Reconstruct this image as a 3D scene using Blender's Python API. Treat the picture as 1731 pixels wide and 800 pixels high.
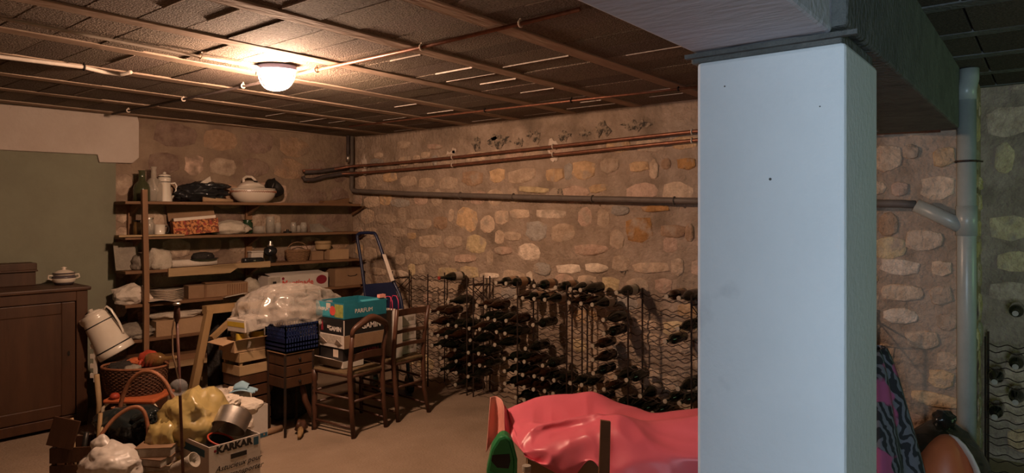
import bpy, bmesh, math, random
from mathutils import Vector, Matrix, noise as mnoise
for o in list(bpy.data.objects): bpy.data.objects.remove(o, do_unlink=True)
S = bpy.context.scene
COL = S.collection
PI = math.pi
# ------------------------------------------------------------------ camera
F, CX, HY, EYE = 1140.0, 865.5, 360.0, 1.6
AZ = math.atan((1777 - CX) / F); CA, SA_ = math.cos(AZ), math.sin(AZ)
cd = bpy.data.cameras.new('camera'); cam = bpy.data.objects.new('camera', cd); COL.objects.link(cam)
cam.location = (0, 0, EYE)
cam.rotation_euler = (PI/2, 0, -(PI/2 - AZ))
cd.sensor_fit = 'HORIZONTAL'; cd.sensor_width = 36.0
cd.lens = 36.0 * F / 1731.0
cd.shift_y = (HY - 400.0) / 1731.0
cd.clip_start = 0.05; cd.clip_end = 100
S.camera = cam
# ------------------------------------------------------------------ world, daylight, exposure
w = bpy.data.worlds.new('sky'); S.world = w; w.use_nodes = True
w.node_tree.nodes['Background'].inputs[0].default_value = (0.55, 0.75, 1.0, 1)
w.node_tree.nodes['Background'].inputs[1].default_value = 0.6
def area(name, loc, rot, sx, sy, power, col):
    l = bpy.data.lights.new(name, 'AREA'); l.shape = 'RECTANGLE'; l.size = sx; l.size_y = sy
    l.energy = power; l.color = col
    o = bpy.data.objects.new(name, l); COL.objects.link(o); o.location = loc; o.rotation_euler = rot
    return o
DAY1, DAY2 = 88.0, 8.5
area('added_blue_daylight', (-2.06, -0.42, 1.5), (PI/2, 0, -PI/2), 0.33, 0.85, DAY1, (0.62, 0.82, 1.0))  # added area light giving the pillar its blue light; its window is guessed
area('added_green_daylight', (4.35, -2.32, 1.55), (PI/2, 0, 0), 0.75, 0.8, DAY2, (0.5, 0.92, 0.34))  # added green area light tinting the recess; window guessed, no garden modelled
S.view_settings.view_transform = 'Standard'; S.view_settings.look = 'None'
S.view_settings.exposure = 0.0; S.view_settings.gamma = 1.0
S.view_settings.use_curve_mapping = False
LAMP = 900.0            # emission strength of the ceiling lamp glass
LAMPCOL = (1.0, 0.64, 0.43)
# ------------------------------------------------------------------ helpers
def ray(px, py):
    X = (px - CX) / F; return Vector((CA + SA_*X, SA_ - CA*X, (HY - py) / F))
CAMP = Vector((0, 0, EYE))
def atz(px, py, z): r = ray(px, py); return CAMP + r*((z - EYE)/r.z)
def atx(px, py, x): r = ray(px, py); return CAMP + r*(x/r.x)
def aty(px, py, y): r = ray(px, py); return CAMP + r*(y/r.y)
def atd(px, py, d): return CAMP + ray(px, py)*d           # at a distance d straight ahead
KA = 0.0974; NA = math.hypot(1, KA); RZA = -math.atan(KA)  # back wall is turned 5.6 degrees
def ata(px, py, d=0.0):
    r = ray(px, py); return CAMP + r*((5.93 + 4.65*KA - d*NA)/(r.y + KA*r.x))

class MB:
    def __init__(s): s.v = []; s.f = []
    def add(s, vs, fs):
        n = len(s.v); s.v += [tuple(v) for v in vs]; s.f += [tuple(i+n for i in f) for f in fs]; return s
    def box(s, c, d, m=None):
        x, y, z = d[0]/2, d[1]/2, d[2]/2; c = Vector(c)
        vs = [Vector(p) for p in ((-x,-y,-z),(x,-y,-z),(x,y,-z),(-x,y,-z),(-x,-y,z),(x,-y,z),(x,y,z),(-x,y,z))]
        if m is not None: vs = [m @ v for v in vs]
        return s.add([v + c for v in vs], [(0,3,2,1),(4,5,6,7),(0,1,5,4),(1,2,6,5),(2,3,7,6),(3,0,4,7)])
    def bb(s, a, b):
        return s.box([(a[i]+b[i])/2 for i in range(3)], [abs(b[i]-a[i]) for i in range(3)])
    def tube(s, pts, r, n=8, closed=False, caps=True, sq=None):
        pts = [Vector(p) for p in pts]; N = len(pts); rr = r if isinstance(r, (list, tuple)) else [r]*N
        up = Vector((0, 0, 1)); vs = []; prev = None
        for i, p in enumerate(pts):
            if closed: t = pts[(i+1) % N] - pts[i-1]
            else: t = pts[min(i+1, N-1)] - pts[max(i-1, 0)]
            t.normalize()
            if prev is None:
                a = up if abs(t.z) < .9 else Vector((1, 0, 0))
                u = t.cross(a).normalized()
            else:
                u = (prev - t*prev.dot(t)); u = u.normalized() if u.length > 1e-6 else t.orthogonal().normalized()
            prev = u; v = t.cross(u)
            for k in range(n):
                an = 2*PI*(k + .5)/n
                vs.append(p + (u*math.cos(an) + v*math.sin(an)*(sq or 1))*rr[i])
        fs = []
        M = N if closed else N-1
        for i in range(M):
            j = (i+1) % N
            for k in range(n):
                l = (k+1) % n; fs.append((i*n+k, i*n+l, j*n+l, j*n+k))
        if caps and not closed:
            fs.append(tuple(range(n-1, -1, -1))); fs.append(tuple((N-1)*n + k for k in range(n)))
        return s.add(vs, fs)
    def lathe(s, prof, n=24, c=(0, 0, 0), sx=1, sy=1, cap=True):
        c = Vector(c); vs = []; fs = []
        for r, z in prof:
            for k in range(n):
                a = 2*PI*k/n; vs.append(c + Vector((r*math.cos(a)*sx, r*math.sin(a)*sy, z)))
        for i in range(len(prof)-1):
            for k in range(n):
                l = (k+1) % n; fs.append((i*n+k, i*n+l, (i+1)*n+l, (i+1)*n+k))
        if cap:
            fs.append(tuple(range(n-1, -1, -1))); fs.append(tuple((len(prof)-1)*n + k for k in range(n)))
        return s.add(vs, fs)
    def grid(s, fn, nu, nv):
        vs = [fn(i/(nu-1), j/(nv-1)) for j in range(nv) for i in range(nu)]
        fs = [(j*nu+i, j*nu+i+1, (j+1)*nu+i+1, (j+1)*nu+i) for j in range(nv-1) for i in range(nu-1)]
        return s.add(vs, fs)
    def prism(s, poly, d, axis='y'):
        n = len(poly)
        if axis == 'y': A = [(p[0], 0, p[1]) for p in poly]; B = [(p[0], d, p[1]) for p in poly]
        elif axis == 'z': A = [(p[0], p[1], 0) for p in poly]; B = [(p[0], p[1], d) for p in poly]
        else: A = [(0, p[0], p[1]) for p in poly]; B = [(d, p[0], p[1]) for p in poly]
        return s.add(A + B, [tuple(range(n)), tuple(range(2*n-1, n-1, -1))] + [(i, i+n, (i+1) % n + n, (i+1) % n) for i in range(n)])
    def mesh(s, name, smooth=False):
        me = bpy.data.meshes.new(name); me.from_pydata(s.v, [], s.f); me.validate()
        bm = bmesh.new(); bm.from_mesh(me); bmesh.ops.recalc_face_normals(bm, faces=bm.faces[:]); bm.to_mesh(me); bm.free()
        if smooth: me.shade_smooth()
        me.update(); return me

def tag(o, label=None, cat=None, group=None, kind=None):
    if label: o['label'] = label
    if cat: o['category'] = cat
    if group: o['group'] = group
    if kind: o['kind'] = kind
    return o
def part(name, mb, mt, parent=None, loc=(0, 0, 0), rot=(0, 0, 0), smooth=False, bev=0, solid=0, label=None, sub=0):
    me = mb.mesh(name, smooth) if isinstance(mb, MB) else mb
    if mt is not None: me.materials.clear(); me.materials.append(M[mt] if isinstance(mt, str) else mt)
    o = bpy.data.objects.new(name, me); COL.objects.link(o); o.location = loc; o.rotation_euler = rot
    if parent: o.parent = parent
    if solid: md = o.modifiers.new('thick', 'SOLIDIFY'); md.thickness = solid; md.offset = 0
    if bev: md = o.modifiers.new('bevel', 'BEVEL'); md.width = bev; md.segments = 2; md.limit_method = 'ANGLE'
    if sub: md = o.modifiers.new('sub', 'SUBSURF'); md.levels = sub; md.render_levels = sub
    if label: o['label'] = label
    return o
def thing(name, label, cat, loc=(0, 0, 0), rz=0.0, group=None, rot=None):
    o = bpy.data.objects.new(name, None); COL.objects.link(o); o.empty_display_size = .1
    o.location = loc; o.rotation_euler = rot or (0, 0, rz)
    return tag(o, label, cat, group)
def struct(name, mb, mt, parent=None, **k):
    o = part(name, mb, mt, parent, **k)
    if not parent: o['kind'] = 'structure'
    return o
# ------------------------------------------------------------------ materials
M = {}
def nodes(name):
    m = bpy.data.materials.new(name); m.use_nodes = True; M[name] = m
    nt = m.node_tree; return m, nt, nt.nodes['Principled BSDF']
def N(nt, t, **k):
    n = nt.nodes.new(t)
    for a, b in k.items(): setattr(n, a, b)
    return n
def mat(name, c1, c2=None, scale=8.0, rough=.7, bump=.15, bscale=None, metal=0.0, stretch=(1, 1, 1), objcol=False, spec=.3, detail=6, contrast=(.35, .65), c3=None, spot=(.62, .72), spotscale=2.0, coat=0):
    m, nt, b = nodes(name); L = nt.links.new
    c2 = c2 or tuple(x*.75 for x in c1)
    tc = N(nt, 'ShaderNodeTexCoord'); mp = N(nt, 'ShaderNodeMapping'); mp.inputs['Scale'].default_value = stretch
    L(N(nt,'ShaderNodeNewGeometry').outputs['Position'] if objcol else tc.outputs['Object'], mp.inputs['Vector'])
    nz = N(nt, 'ShaderNodeTexNoise'); nz.inputs['Scale'].default_value = scale; nz.inputs['Detail'].default_value = detail; nz.inputs['Roughness'].default_value = .65
    L(mp.outputs[0], nz.inputs['Vector'])
    cr = N(nt, 'ShaderNodeValToRGB'); e = cr.color_ramp.elements
    e[0].position, e[1].position = contrast; e[0].color = (*c2, 1); e[1].color = (*c1, 1)
    L(nz.outputs['Fac'], cr.inputs[0]); out = cr.outputs[0]
    if objcol:
        oi = N(nt, 'ShaderNodeObjectInfo'); mx = N(nt, 'ShaderNodeMixRGB', blend_type='MULTIPLY'); mx.inputs[0].default_value = 1
        L(oi.outputs['Color'], mx.inputs[1]); L(out, mx.inputs[2]); out = mx.outputs[0]
    if c3:
        n3 = N(nt, 'ShaderNodeTexNoise'); n3.inputs['Scale'].default_value = spotscale; n3.inputs['Detail'].default_value = 7
        L(mp.outputs[0], n3.inputs['Vector'])
        r3 = N(nt, 'ShaderNodeValToRGB'); r3.color_ramp.elements[0].position, r3.color_ramp.elements[1].position = spot
        L(n3.outputs['Fac'], r3.inputs[0])
        mx = N(nt, 'ShaderNodeMixRGB'); L(r3.outputs[0], mx.inputs[0]); L(out, mx.inputs[1]); mx.inputs[2].default_value = (*c3, 1); out = mx.outputs[0]
    L(out, b.inputs['Base Color'])
    b.inputs['Roughness'].default_value = rough; b.inputs['Metallic'].default_value = metal; b.inputs['Specular IOR Level'].default_value = spec
    if coat: b.inputs['Coat Weight'].default_value = coat; b.inputs['Coat Roughness'].default_value = .15
    if bump:
        nb = N(nt, 'ShaderNodeTexNoise'); nb.inputs['Scale'].default_value = bscale or scale*4; nb.inputs['Detail'].default_value = 5
        L(mp.outputs[0], nb.inputs['Vector'])
        bp = N(nt, 'ShaderNodeBump'); bp.inputs['Strength'].default_value = bump; bp.inputs['Distance'].default_value = .02
        L(nb.outputs['Fac'], bp.inputs['Height']); L(bp.outputs[0], b.inputs['Normal'])
    return m
mat('mortar', (.43,.325,.245), (.30,.22,.158), 7, .95, 1.0, 34, c3=(.19,.14,.10), spot=(.52,.74), spotscale=3.2, spec=.1)
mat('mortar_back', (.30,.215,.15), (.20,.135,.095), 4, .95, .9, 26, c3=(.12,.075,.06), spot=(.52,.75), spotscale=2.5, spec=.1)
mat('stone', (1.08,1.08,1.08), (.72,.69,.66), 16, .9, .9, 45, objcol=True, spec=.15, c3=(.43,.33,.245), spot=(.53,.68), spotscale=9)
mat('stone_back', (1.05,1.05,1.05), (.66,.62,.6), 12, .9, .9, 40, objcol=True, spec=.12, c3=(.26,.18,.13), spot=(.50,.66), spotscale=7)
mat('floor', (.31,.225,.16), (.245,.175,.12), 2.2, .9, .35, 60, c3=(.19,.135,.095), spot=(.58,.8), spotscale=1.4, spec=.15)
mat('plaster_white', (.54,.45,.39), (.48,.39,.33), 3, .9, .25, 25, c3=(.35,.25,.2), spot=(.7,.76), spotscale=9, spec=.15)
mat('plaster_green', (.235,.23,.165), (.20,.19,.135), 2.5, .9, .15, 30, c3=(.16,.15,.105), spot=(.55,.8), spotscale=1.6, spec=.15)
mat('block', (.30,.24,.185), (.10,.075,.058), 85, .9, 1.0, 120, objcol=True, spec=.25, contrast=(.3,.7))
mat('joist', (.42,.31,.23), (.30,.21,.155), 6, .85, .25, 40, stretch=(.25,1,1), spec=.15)
mat('efflo', (.62,.56,.5), (.4,.33,.28), 30, .9, .3, 60)
mat('slab', (.045,.038,.032), (.03,.025,.02), 6, .95, .3, 30)
mat('pillar_paint', (.82,.84,.85), (.77,.79,.80), 2.5, .75, .12, 55, c3=(.52,.54,.56), spot=(.68,.8), spotscale=3, spec=.2)
mat('beam_paint', (.60,.58,.62), (.52,.50,.54), 4, .85, .3, 40, stretch=(1,.3,1), c3=(.36,.35,.37), spot=(.66,.74), spotscale=5, spec=.15)
mat('cement', (.15,.15,.14), (.10,.10,.095), 8, .95, .7, 40, c3=(.3,.3,.29), spot=(.7,.76), spotscale=7)
mat('copper', (.30,.125,.075), (.19,.08,.05), 20, .42, .05, metal=.55)
mat('pipe_grey', (.15,.12,.10), (.115,.09,.075), 14, .55, .05)
mat('pvc_grey', (.36,.38,.35), (.30,.32,.29), 8, .35, .03, spec=.5)
mat('pipe_dark', (.07,.05,.045), (.045,.033,.03), 14, .6, .1)
mat('conduit_white', (.55,.47,.4), (.46,.38,.31), 10, .6, .05)
mat('iron', (.025,.02,.018), (.05,.025,.015), 30, .55, .1, metal=.4)
mat('wood_dark', (.078,.033,.015), (.042,.017,.008), 7, .5, .12, 30, stretch=(1,1,.12), spec=.35)
mat('wood_brown', (.22,.115,.058), (.14,.07,.034), 6, .65, .15, 30, stretch=(.15,1,1))
mat('wood_post', (.27,.14,.07), (.18,.09,.045), 6, .65, .15, 30, stretch=(1,1,.12))
mat('wood_pale', (.40,.27,.145), (.31,.2,.1), 7, .7, .15, 30, stretch=(.2,1,1))
mat('wood_trestle', (.33,.205,.095), (.23,.14,.06), 7, .65, .15, 30, stretch=(1,1,.2))
mat('wood_chair', (.09,.036,.02), (.05,.02,.011), 9, .42, .08, 30, stretch=(1,1,.15), spec=.4)
mat('straw', (.15,.10,.05), (.09,.055,.025), 40, .8, .3, 80, stretch=(1,.2,1))
mat('cardboard', (.42,.27,.155), (.36,.225,.125), 5, .85, .1, 60)
mat('cardboard_dark', (.29,.175,.1), (.23,.135,.075), 5, .85, .1, 60)
mat('carton_white', (.58,.51,.45), (.50,.43,.37), 6, .75, .06, 50)
mat('paper', (.66,.57,.48), (.56,.47,.38), 10, .8, .15, 60)
mat('newsprint', (.42,.36,.3), (.3,.25,.2), 25, .85, .2, 60)
mat('cloth_cream', (.55,.47,.38), (.42,.35,.27), 9, .9, .4, 70)
mat('cloth_dull', (.30,.255,.2), (.2,.165,.13), 9, .9, .4, 60)
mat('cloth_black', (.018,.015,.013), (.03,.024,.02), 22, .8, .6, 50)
mat('enamel', (.72,.64,.54), (.64,.55,.45), 4, .3, .02, spec=.5, coat=.4, c3=(.5,.38,.28), spot=(.68,.76), spotscale=9)
mat('black_line', (.02,.016,.014), None, 8, .5, 0)
mat('ceramic', (.68,.58,.48), (.62,.52,.42), 5, .3, .02, spec=.5, coat=.4)
mat('blue_dec', (.09,.07,.075), None, 8, .4, 0)
mat('brown_dec', (.30,.12,.07), None, 8, .4, 0)
mat('black_plastic', (.012,.012,.013), (.018,.018,.02), 5, .28, .25, 20, spec=.5)
mat('bin_bag', (.010,.013,.013), (.016,.02,.02), 6, .22, .5, 18, spec=.6)
mat('rubber_red', (.42,.06,.03), (.32,.04,.02), 6, .5, .05)
mat('orange', (.55,.14,.05), (.45,.11,.04), 5, .45, .05, spec=.4)
mat('cream_tube', (.62,.52,.38), (.52,.42,.3), 6, .5, .03)
mat('white_plastic', (.70,.62,.52), (.62,.54,.45), 6, .5, .03)
mat('wicker', (.14,.06,.032), (.075,.032,.018), 40, .6, .3, 90)
mat('wicker_hoop', (.30,.12,.06), (.2,.075,.035), 20, .5, .15, 60)
mat('basket_tan', (.26,.145,.075), (.17,.09,.045), 40, .7, .3, 90)
mat('steel', (.62,.57,.52), (.52,.47,.42), 3, .38, .02, metal=1.0, stretch=(1,1,8))
mat('rust', (.11,.04,.025), (.06,.022,.014), 25, .55, .15)
mat('cord', (.42,.28,.19), None, 8, .7, 0)
mat('navy', (.009,.014,.05), (.007,.011,.036), 6, .4, .03, spec=.5)
mat('navy_crate', (.012,.022,.09), (.009,.017,.07), 6, .4, .03, spec=.5)
mat('sticker', (.6,.5,.42), (.52,.42,.34), 20, .6, 0)
mat('pink', (.84,.17,.23), (.80,.15,.21), 3, .36, .06, 12, spec=.45)
mat('pink_pale', (.78,.33,.27), (.72,.28,.23), 4, .5, .05, 12)
mat('green_plastic', (.025,.22,.07), (.02,.18,.055), 5, .42, .03, spec=.4)
mat('teal', (.02,.16,.21), (.015,.12,.165), 6, .5, .02)
mat('teal_light', (.05,.30,.37), (.04,.25,.31), 6, .5, .02)
mat('print_black', (.014,.012,.012), (.02,.016,.015), 8, .45, .02)
mat('print_white', (.75,.66,.6), None, 8, .6, 0)
mat('print_red', (.62,.08,.06), None, 8, .55, 0)
mat('print_maroon', (.25,.02,.035), None, 8, .55, 0)
mat('print_blue', (.03,.10,.15), None, 8, .55, 0)
mat('print_yellow', (.62,.42,.05), (.5,.34,.04), 8, .55, 0)
mat('print_olive', (.33,.33,.08), (.18,.2,.05), 30, .55, 0)
mat('mask_blue', (.30,.47,.58), (.26,.42,.53), 12, .8, .1)
mat('red_cord', (.55,.05,.12), None, 8, .6, 0)
mat('glass_dark', (.010,.012,.007), (.006,.006,.004), 4, .12, 0, spec=.5)
mat('glass_brown', (.035,.014,.006), (.02,.008,.004), 4, .14, 0, spec=.5)
mat('capsule_white', (.42,.36,.28), None, 8, .5, 0)
mat('capsule_red', (.35,.05,.04), None, 8, .4, 0)
mat('wine_label', (.42,.27,.16), (.3,.17,.1), 14, .8, .05)
mat('wine_label_pale', (.5,.42,.34), (.4,.3,.23), 14, .8, .05)
mat('floral', (.50,.20,.07), (.13,.035,.015), 42, .75, .05, contrast=(.47,.53), c3=(.30,.05,.03), spot=(.55,.6), spotscale=30)
mat('metal_black', (.02,.018,.016), (.035,.028,.024), 10, .4, .1, metal=.5)
mat('book_a', (.24,.14,.08), (.18,.1,.055), 9, .8, .1)
mat('book_b', (.36,.27,.18), (.29,.21,.14), 9, .8, .1)
mat('book_c', (.16,.09,.055), None, 9, .8, .1)
mat('porcelain_green', (.02,.05,.022), (.015,.035,.016), 5, .2, .0, spec=.5)
mat('lamp_base', (.35,.36,.62), (.3,.3,.52), 5, .5, .02)
mat('lamp_guard', (.75,.72,.68), None, 5, .4, 0)
# glass, film and patterned stuffs
def crease(nt, b, st, sc):
    L = nt.links.new; tc = N(nt, 'ShaderNodeTexCoord'); nz = N(nt, 'ShaderNodeTexNoise', noise_type='RIDGED_MULTIFRACTAL'); nz.inputs['Scale'].default_value = sc; nz.inputs['Detail'].default_value = 3; nz.inputs['Distortion'].default_value = .6
    L(tc.outputs['Object'], nz.inputs['Vector']); bp = N(nt, 'ShaderNodeBump'); bp.inputs['Strength'].default_value = st; bp.inputs['Distance'].default_value = .02
    L(nz.outputs[0], bp.inputs['Height']); L(bp.outputs[0], b.inputs['Normal'])
def glass(name, col, rough=.05, alpha=.35, wrinkle=0, wscale=10):
    m, nt, b = nodes(name); L = nt.links.new
    b.inputs['Base Color'].default_value = (*col, 1); b.inputs['Roughness'].default_value = rough; b.inputs['Alpha'].default_value = alpha
    b.inputs['Specular IOR Level'].default_value = .8
    if wrinkle: crease(nt, b, wrinkle, wscale)
    return m
glass('glass_clear', (.55,.47,.38), .06, .32); glass('glass_green', (.07,.075,.035), .08, .72); glass('glass_jar', (.5,.45,.38), .06, .3)
glass('window_glass', (.8,.9,1), .05, .1); glass('glass_amber', (.22,.12,.04), .08, .6); glass('glass_ball', (.6,.58,.58), .03, .2)
m = glass('film', (.60,.52,.45), .16, .42, 1.0, 11); m.node_tree.nodes['Principled BSDF'].inputs['Specular IOR Level'].default_value = .9
m = glass('bag_yellow', (.44,.32,.115), .3, .86, .55, 15); m = glass('bag_white', (.54,.47,.41), .4, .97, .6, 17)
for k_ in ('bin_bag','black_plastic'): crease(M[k_].node_tree, M[k_].node_tree.nodes['Principled BSDF'], .9, 14)
crease(M['pink'].node_tree, M['pink'].node_tree.nodes['Principled BSDF'], .22, 4)
m, nt, b = nodes('lamp_glass')
b.inputs['Base Color'].default_value = (.9,.85,.75,1); b.inputs['Emission Color'].default_value = (*LAMPCOL, 1); b.inputs['Emission Strength'].default_value = LAMP
m, nt, b = nodes('zebra_cloth'); L = nt.links.new
tc = N(nt, 'ShaderNodeTexCoord'); wv = N(nt, 'ShaderNodeTexWave'); wv.inputs['Scale'].default_value = 16; wv.inputs['Distortion'].default_value = 9; wv.inputs['Detail'].default_value = 2
nz = N(nt, 'ShaderNodeTexNoise'); nz.inputs['Scale'].default_value = 7
L(tc.outputs['Object'], wv.inputs[0]); L(tc.outputs['Object'], nz.inputs[0])
r1 = N(nt, 'ShaderNodeValToRGB'); r1.color_ramp.elements[0].color = (.012,.012,.014,1); r1.color_ramp.elements[1].color = (.11,.11,.125,1); r1.color_ramp.elements[0].position = .45; r1.color_ramp.elements[1].position = .6
r2 = N(nt, 'ShaderNodeValToRGB'); r2.color_ramp.elements[0].position = .58; r2.color_ramp.elements[1].position = .61
mx = N(nt, 'ShaderNodeMixRGB'); L(wv.outputs[0], r1.inputs[0]); L(nz.outputs[0], r2.inputs[0]); L(r2.outputs[0], mx.inputs[0]); L(r1.outputs[0], mx.inputs[1]); mx.inputs[2].default_value = (.30,.06,.14,1)
L(mx.outputs[0], b.inputs['Base Color']); b.inputs['Roughness'].default_value = .85
# ================================================================== the room
CEIL = 2.417
XB = 4.65; XR = 5.40; YC = 0.363                       # stone wall, recess wall, corner where the wall steps back
struct('floor', MB().bb((-1.4,-2.2,-.12), (5.7,7.1,0)), 'floor')
ceiling = struct('ceiling', MB().bb((-1.4,-2.2,CEIL+.055), (5.7,7.1,CEIL+.25)), 'slab')
wall_right = struct('wall_right', MB().bb((XB,YC,0), (XR+.3,6.2,CEIL+.1)), 'mortar')
wall_alcove = struct('wall_alcove', MB().bb((XR,-2.2,0), (XR+.3,YC,CEIL+.1)), 'mortar')
def WA(s, d, z=0):   # s metres left of the corner along the back wall, d metres out from it
    e = Vector((-1, KA, 0))/NA; n = Vector((-KA, -1, 0))/NA
    return Vector((4.65, 5.93, z)) + e*s + n*d
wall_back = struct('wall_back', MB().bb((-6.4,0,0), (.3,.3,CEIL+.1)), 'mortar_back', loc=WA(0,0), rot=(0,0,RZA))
def wall_hole(name, a0, a1, h0, h1, o0, o1, p0, p1, mk):
    m = MB()
    for (s0, s1, z0, z1) in ((a0,o0,h0,h1),(o1,a1,h0,h1),(o0,o1,h0,p0),(o0,o1,p1,h1)): m.bb(*mk(s0, s1, z0, z1))
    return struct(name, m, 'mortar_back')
wall_hole('wall_front', -2.2, 7.1, 0, CEIL+.1, -.6, -.1, 1.0, 2.0, lambda a,b,c,d: ((-2.15,a,c),(-1.1,b,d)))  # unseen wall; deep opening shaped to keep the added daylight off the racks
wall_hole('wall_side', -1.4, 5.7, 0, CEIL+.1, 3.9, 4.8, 1.1, 2.0, lambda a,b,c,d: ((a,-2.5,c),(b,-2.2,d)))
w1 = struct('unseen_window_1', MB().bb((-2.14,-.6,1.0),(-2.08,-.57,2.0)).bb((-2.14,-.13,1.0),(-2.08,-.1,2.0)).bb((-2.14,-.6,1.0),(-2.08,-.1,1.04)).bb((-2.14,-.6,1.96),(-2.08,-.1,2.0)), 'carton_white')  # invented frame, out of view, around the added blue light
w2 = struct('unseen_window_2', MB().bb((3.9,-2.30,1.1),(3.95,-2.25,2.0)).bb((4.75,-2.30,1.1),(4.8,-2.25,2.0)).bb((3.9,-2.30,1.1),(4.8,-2.25,1.15)).bb((3.9,-2.30,1.95),(4.8,-2.25,2.0)), 'carton_white')  # invented frame, out of view, around the added green light
# ---- stones in the walls
random.seed(7)
def stone_mesh(k):
    rnd = random.Random(100+k); n = 10; m = MB()
    ang = [2*PI*(i + rnd.uniform(-.32,.32))/n for i in range(n)]
    e = rnd.uniform(.3,.62); rr = []
    for a in ang:
        c, s = math.cos(a), math.sin(a); q = (abs(c)**(2/e) + abs(s)**(2/e))**(-e/2)
        rr.append((c*q*rnd.uniform(.86,1.06), s*q*rnd.uniform(.86,1.06)))
    vs = [(x*.5, -.0, y*.5) for x, y in rr] + [(x*.475, -.7*rnd.uniform(.6,1.2), y*.47) for x, y in rr] + [(x*.36, -1.0*rnd.uniform(.6,1.3), y*.36) for x, y in rr] + [(0, -1.05, 0)]
    fs = []
    for b in (0, n):
        for i in range(n): j = (i+1) % n; fs.append((b+i, b+j, b+n+j, b+n+i))
    for i in range(n): fs.append((2*n+i, 2*n+(i+1) % n, 3*n))
    m.add(vs, fs); me = m.mesh('stone'); me.shade_smooth(); me.materials.append(M['stone']); return me
STONES = [stone_mesh(k) for k in range(14)]
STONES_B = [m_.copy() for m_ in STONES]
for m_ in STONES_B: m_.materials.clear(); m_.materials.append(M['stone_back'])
def put_stone(wall, loc, rz, w, h, depth, col, rnd):
    o = bpy.data.objects.new('stone', rnd.choice(STONES_B if wall is wall_back else STONES)); COL.objects.link(o); o.parent = wall
    M4 = wall.matrix_basis.inverted() @ Matrix.LocRotScale(Vector(loc), Matrix.Rotation(rz,3,'Z').to_quaternion() @ Matrix.Rotation(rnd.uniform(-.09,.09),3,'Y').to_quaternion(), Vector((w, depth, h)))
    o.matrix_basis = M4; v = rnd.uniform(.86,1.14); o.color = (col[0]*v, col[1]*v, col[2]*v, 1); return o
PAL = dict(t=(.62,.46,.33), o=(.64,.43,.25), b=(.43,.28,.18), g=(.40,.35,.30), p=(.78,.62,.48), d=(.47,.25,.10), r=(.58,.40,.30), y=(.64,.49,.29), m=(.52,.39,.285), k=(.26,.175,.135), w=(.86,.70,.55))
def fill(wall, to_world, rz, u0, u1, v0, v1, pal, seed, named=(), hmin=.11, hmax=.19, wmin=.11, wmax=.30, skip=.1, limit=300):
    rnd = random.Random(seed); boxes = []; n = 0
    for (u, v, wd, h, c) in named:
        put_stone(wall, to_world(u, v), rz, wd, h, rnd.uniform(.012,.022), PAL[c], rnd); n += 1
        boxes.append((u-wd/2, u+wd/2, v-h/2, v+h/2))
    v = v0
    while v < v1:
        ch = rnd.uniform(hmin, hmax); u = u0 + rnd.uniform(0, .05)
        while u < u1-.05:
            wd = rnd.uniform(wmin, wmax); h = min(ch*rnd.uniform(.72,1.0), v1-v+.03); ok = False
            cv = v + ch/2 + rnd.uniform(-.015,.015)
            for f in (1, .75, .5):
                cu = u + wd*f/2; b = (cu-wd*f/2+.012, cu+wd*f/2-.012, cv-h/2+.012, cv+h/2-.012)
                if cu+wd*f/2 < u1+.02 and not any(b[0] < q[1] and q[0] < b[1] and b[2] < q[3] and q[2] < b[3] for q in boxes): ok = True; break
            if ok:
                if rnd.random() > skip and n < limit: put_stone(wall, to_world(cu, cv), rz, wd*f*.95, h, rnd.uniform(.006,.017), PAL[rnd.choice(pal)], rnd); n += 1
                u += wd*f + rnd.uniform(.012,.05)
            else: u += .04
        v += ch + rnd.uniform(.006,.025)
    return n
NAMED = '''841 297 27 23 o;882 297 46 25 t;938 296 31 23 o;987 288 41 31 o;1031 280 33 27 m;1080 282 35 19 o;1126 277 17 19 b;1161 277 33 21 d;659 300 25 17 o;690 306 29 19 m;721 309 27 17 t;758 309 31 21 m;799 302 37 25 b;628 342 27 21 t;677 343 31 15 g;652 371 37 19 m;708 379 41 19 m;745 377 25 23 b;789 371 37 41 o;824 379 25 29 t;878 362 35 17 t;931 362 50 16 p;907 391 37 33 g;952 393 39 33 t;867 399 27 17 m;1080 389 46 43 d;1049 356 31 17 g;1107 353 50 12 d;1138 391 43 23 b;1166 393 15 31 b;673 393 25 17 m;696 399 15 12 o;727 408 37 23 t;766 410 31 23 m;805 412 33 31 y;626 431 23 27 t;710 437 33 21 m;745 437 29 21 m;677 439 17 21 m;894 426 39 29 p;851 424 31 15 r;787 437 39 15 r;998 422 58 19 r;962 455 43 17 w;1008 453 39 17 w;917 455 31 23 g;828 466 35 10 w;896 470 10 23 w;673 462 35 11 p;638 459 31 12 t;1099 453 66 19 t;1010 319 31 15 o;902 321 50 11 y;683 245 23 15 m;640 262 15 10 m;720 262 16 12 t;735 248 26 10 r;1540 257 30 26 m;1595 266 40 35 o;1521 320 30 26 r;1585 318 60 39 t;1562 406 66 35 m;1501 379 36 40 b;1521 452 70 26 p;1591 454 35 26 t;1525 494 70 30 t;1521 534 62 26 p;1590 500 40 34 m;1560 575 60 32 t;1600 545 36 28 m'''
nm = []
for r in NAMED.split(';'):
    a = r.split(); p = atx(float(a[0]), float(a[1]), XB); q = ray(float(a[0]), 0)
    sc = XB/q.x/F; obl = abs(CA) + 0  # foreshortening along the wall
    q0 = atx(float(a[0])-float(a[2])/2, 300, XB).y; q1 = atx(float(a[0])+float(a[2])/2, 300, XB).y
    nm.append((p.y, p.z, abs(q0-q1), float(a[3])*sc, a[4]))
fill(wall_right, lambda u, v: (XB, u, v), -PI/2, YC+.02, 5.9, .05, 2.1, 'ttmmrrottmyg', 3, nm, limit=280, skip=.12)
fill(wall_alcove, lambda u, v: (XR, u, v), -PI/2, -2.1, YC-.03, .05, 2.36, 'tymgto', 5, (), skip=.1, hmin=.13, hmax=.22, wmin=.16, wmax=.36)
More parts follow.
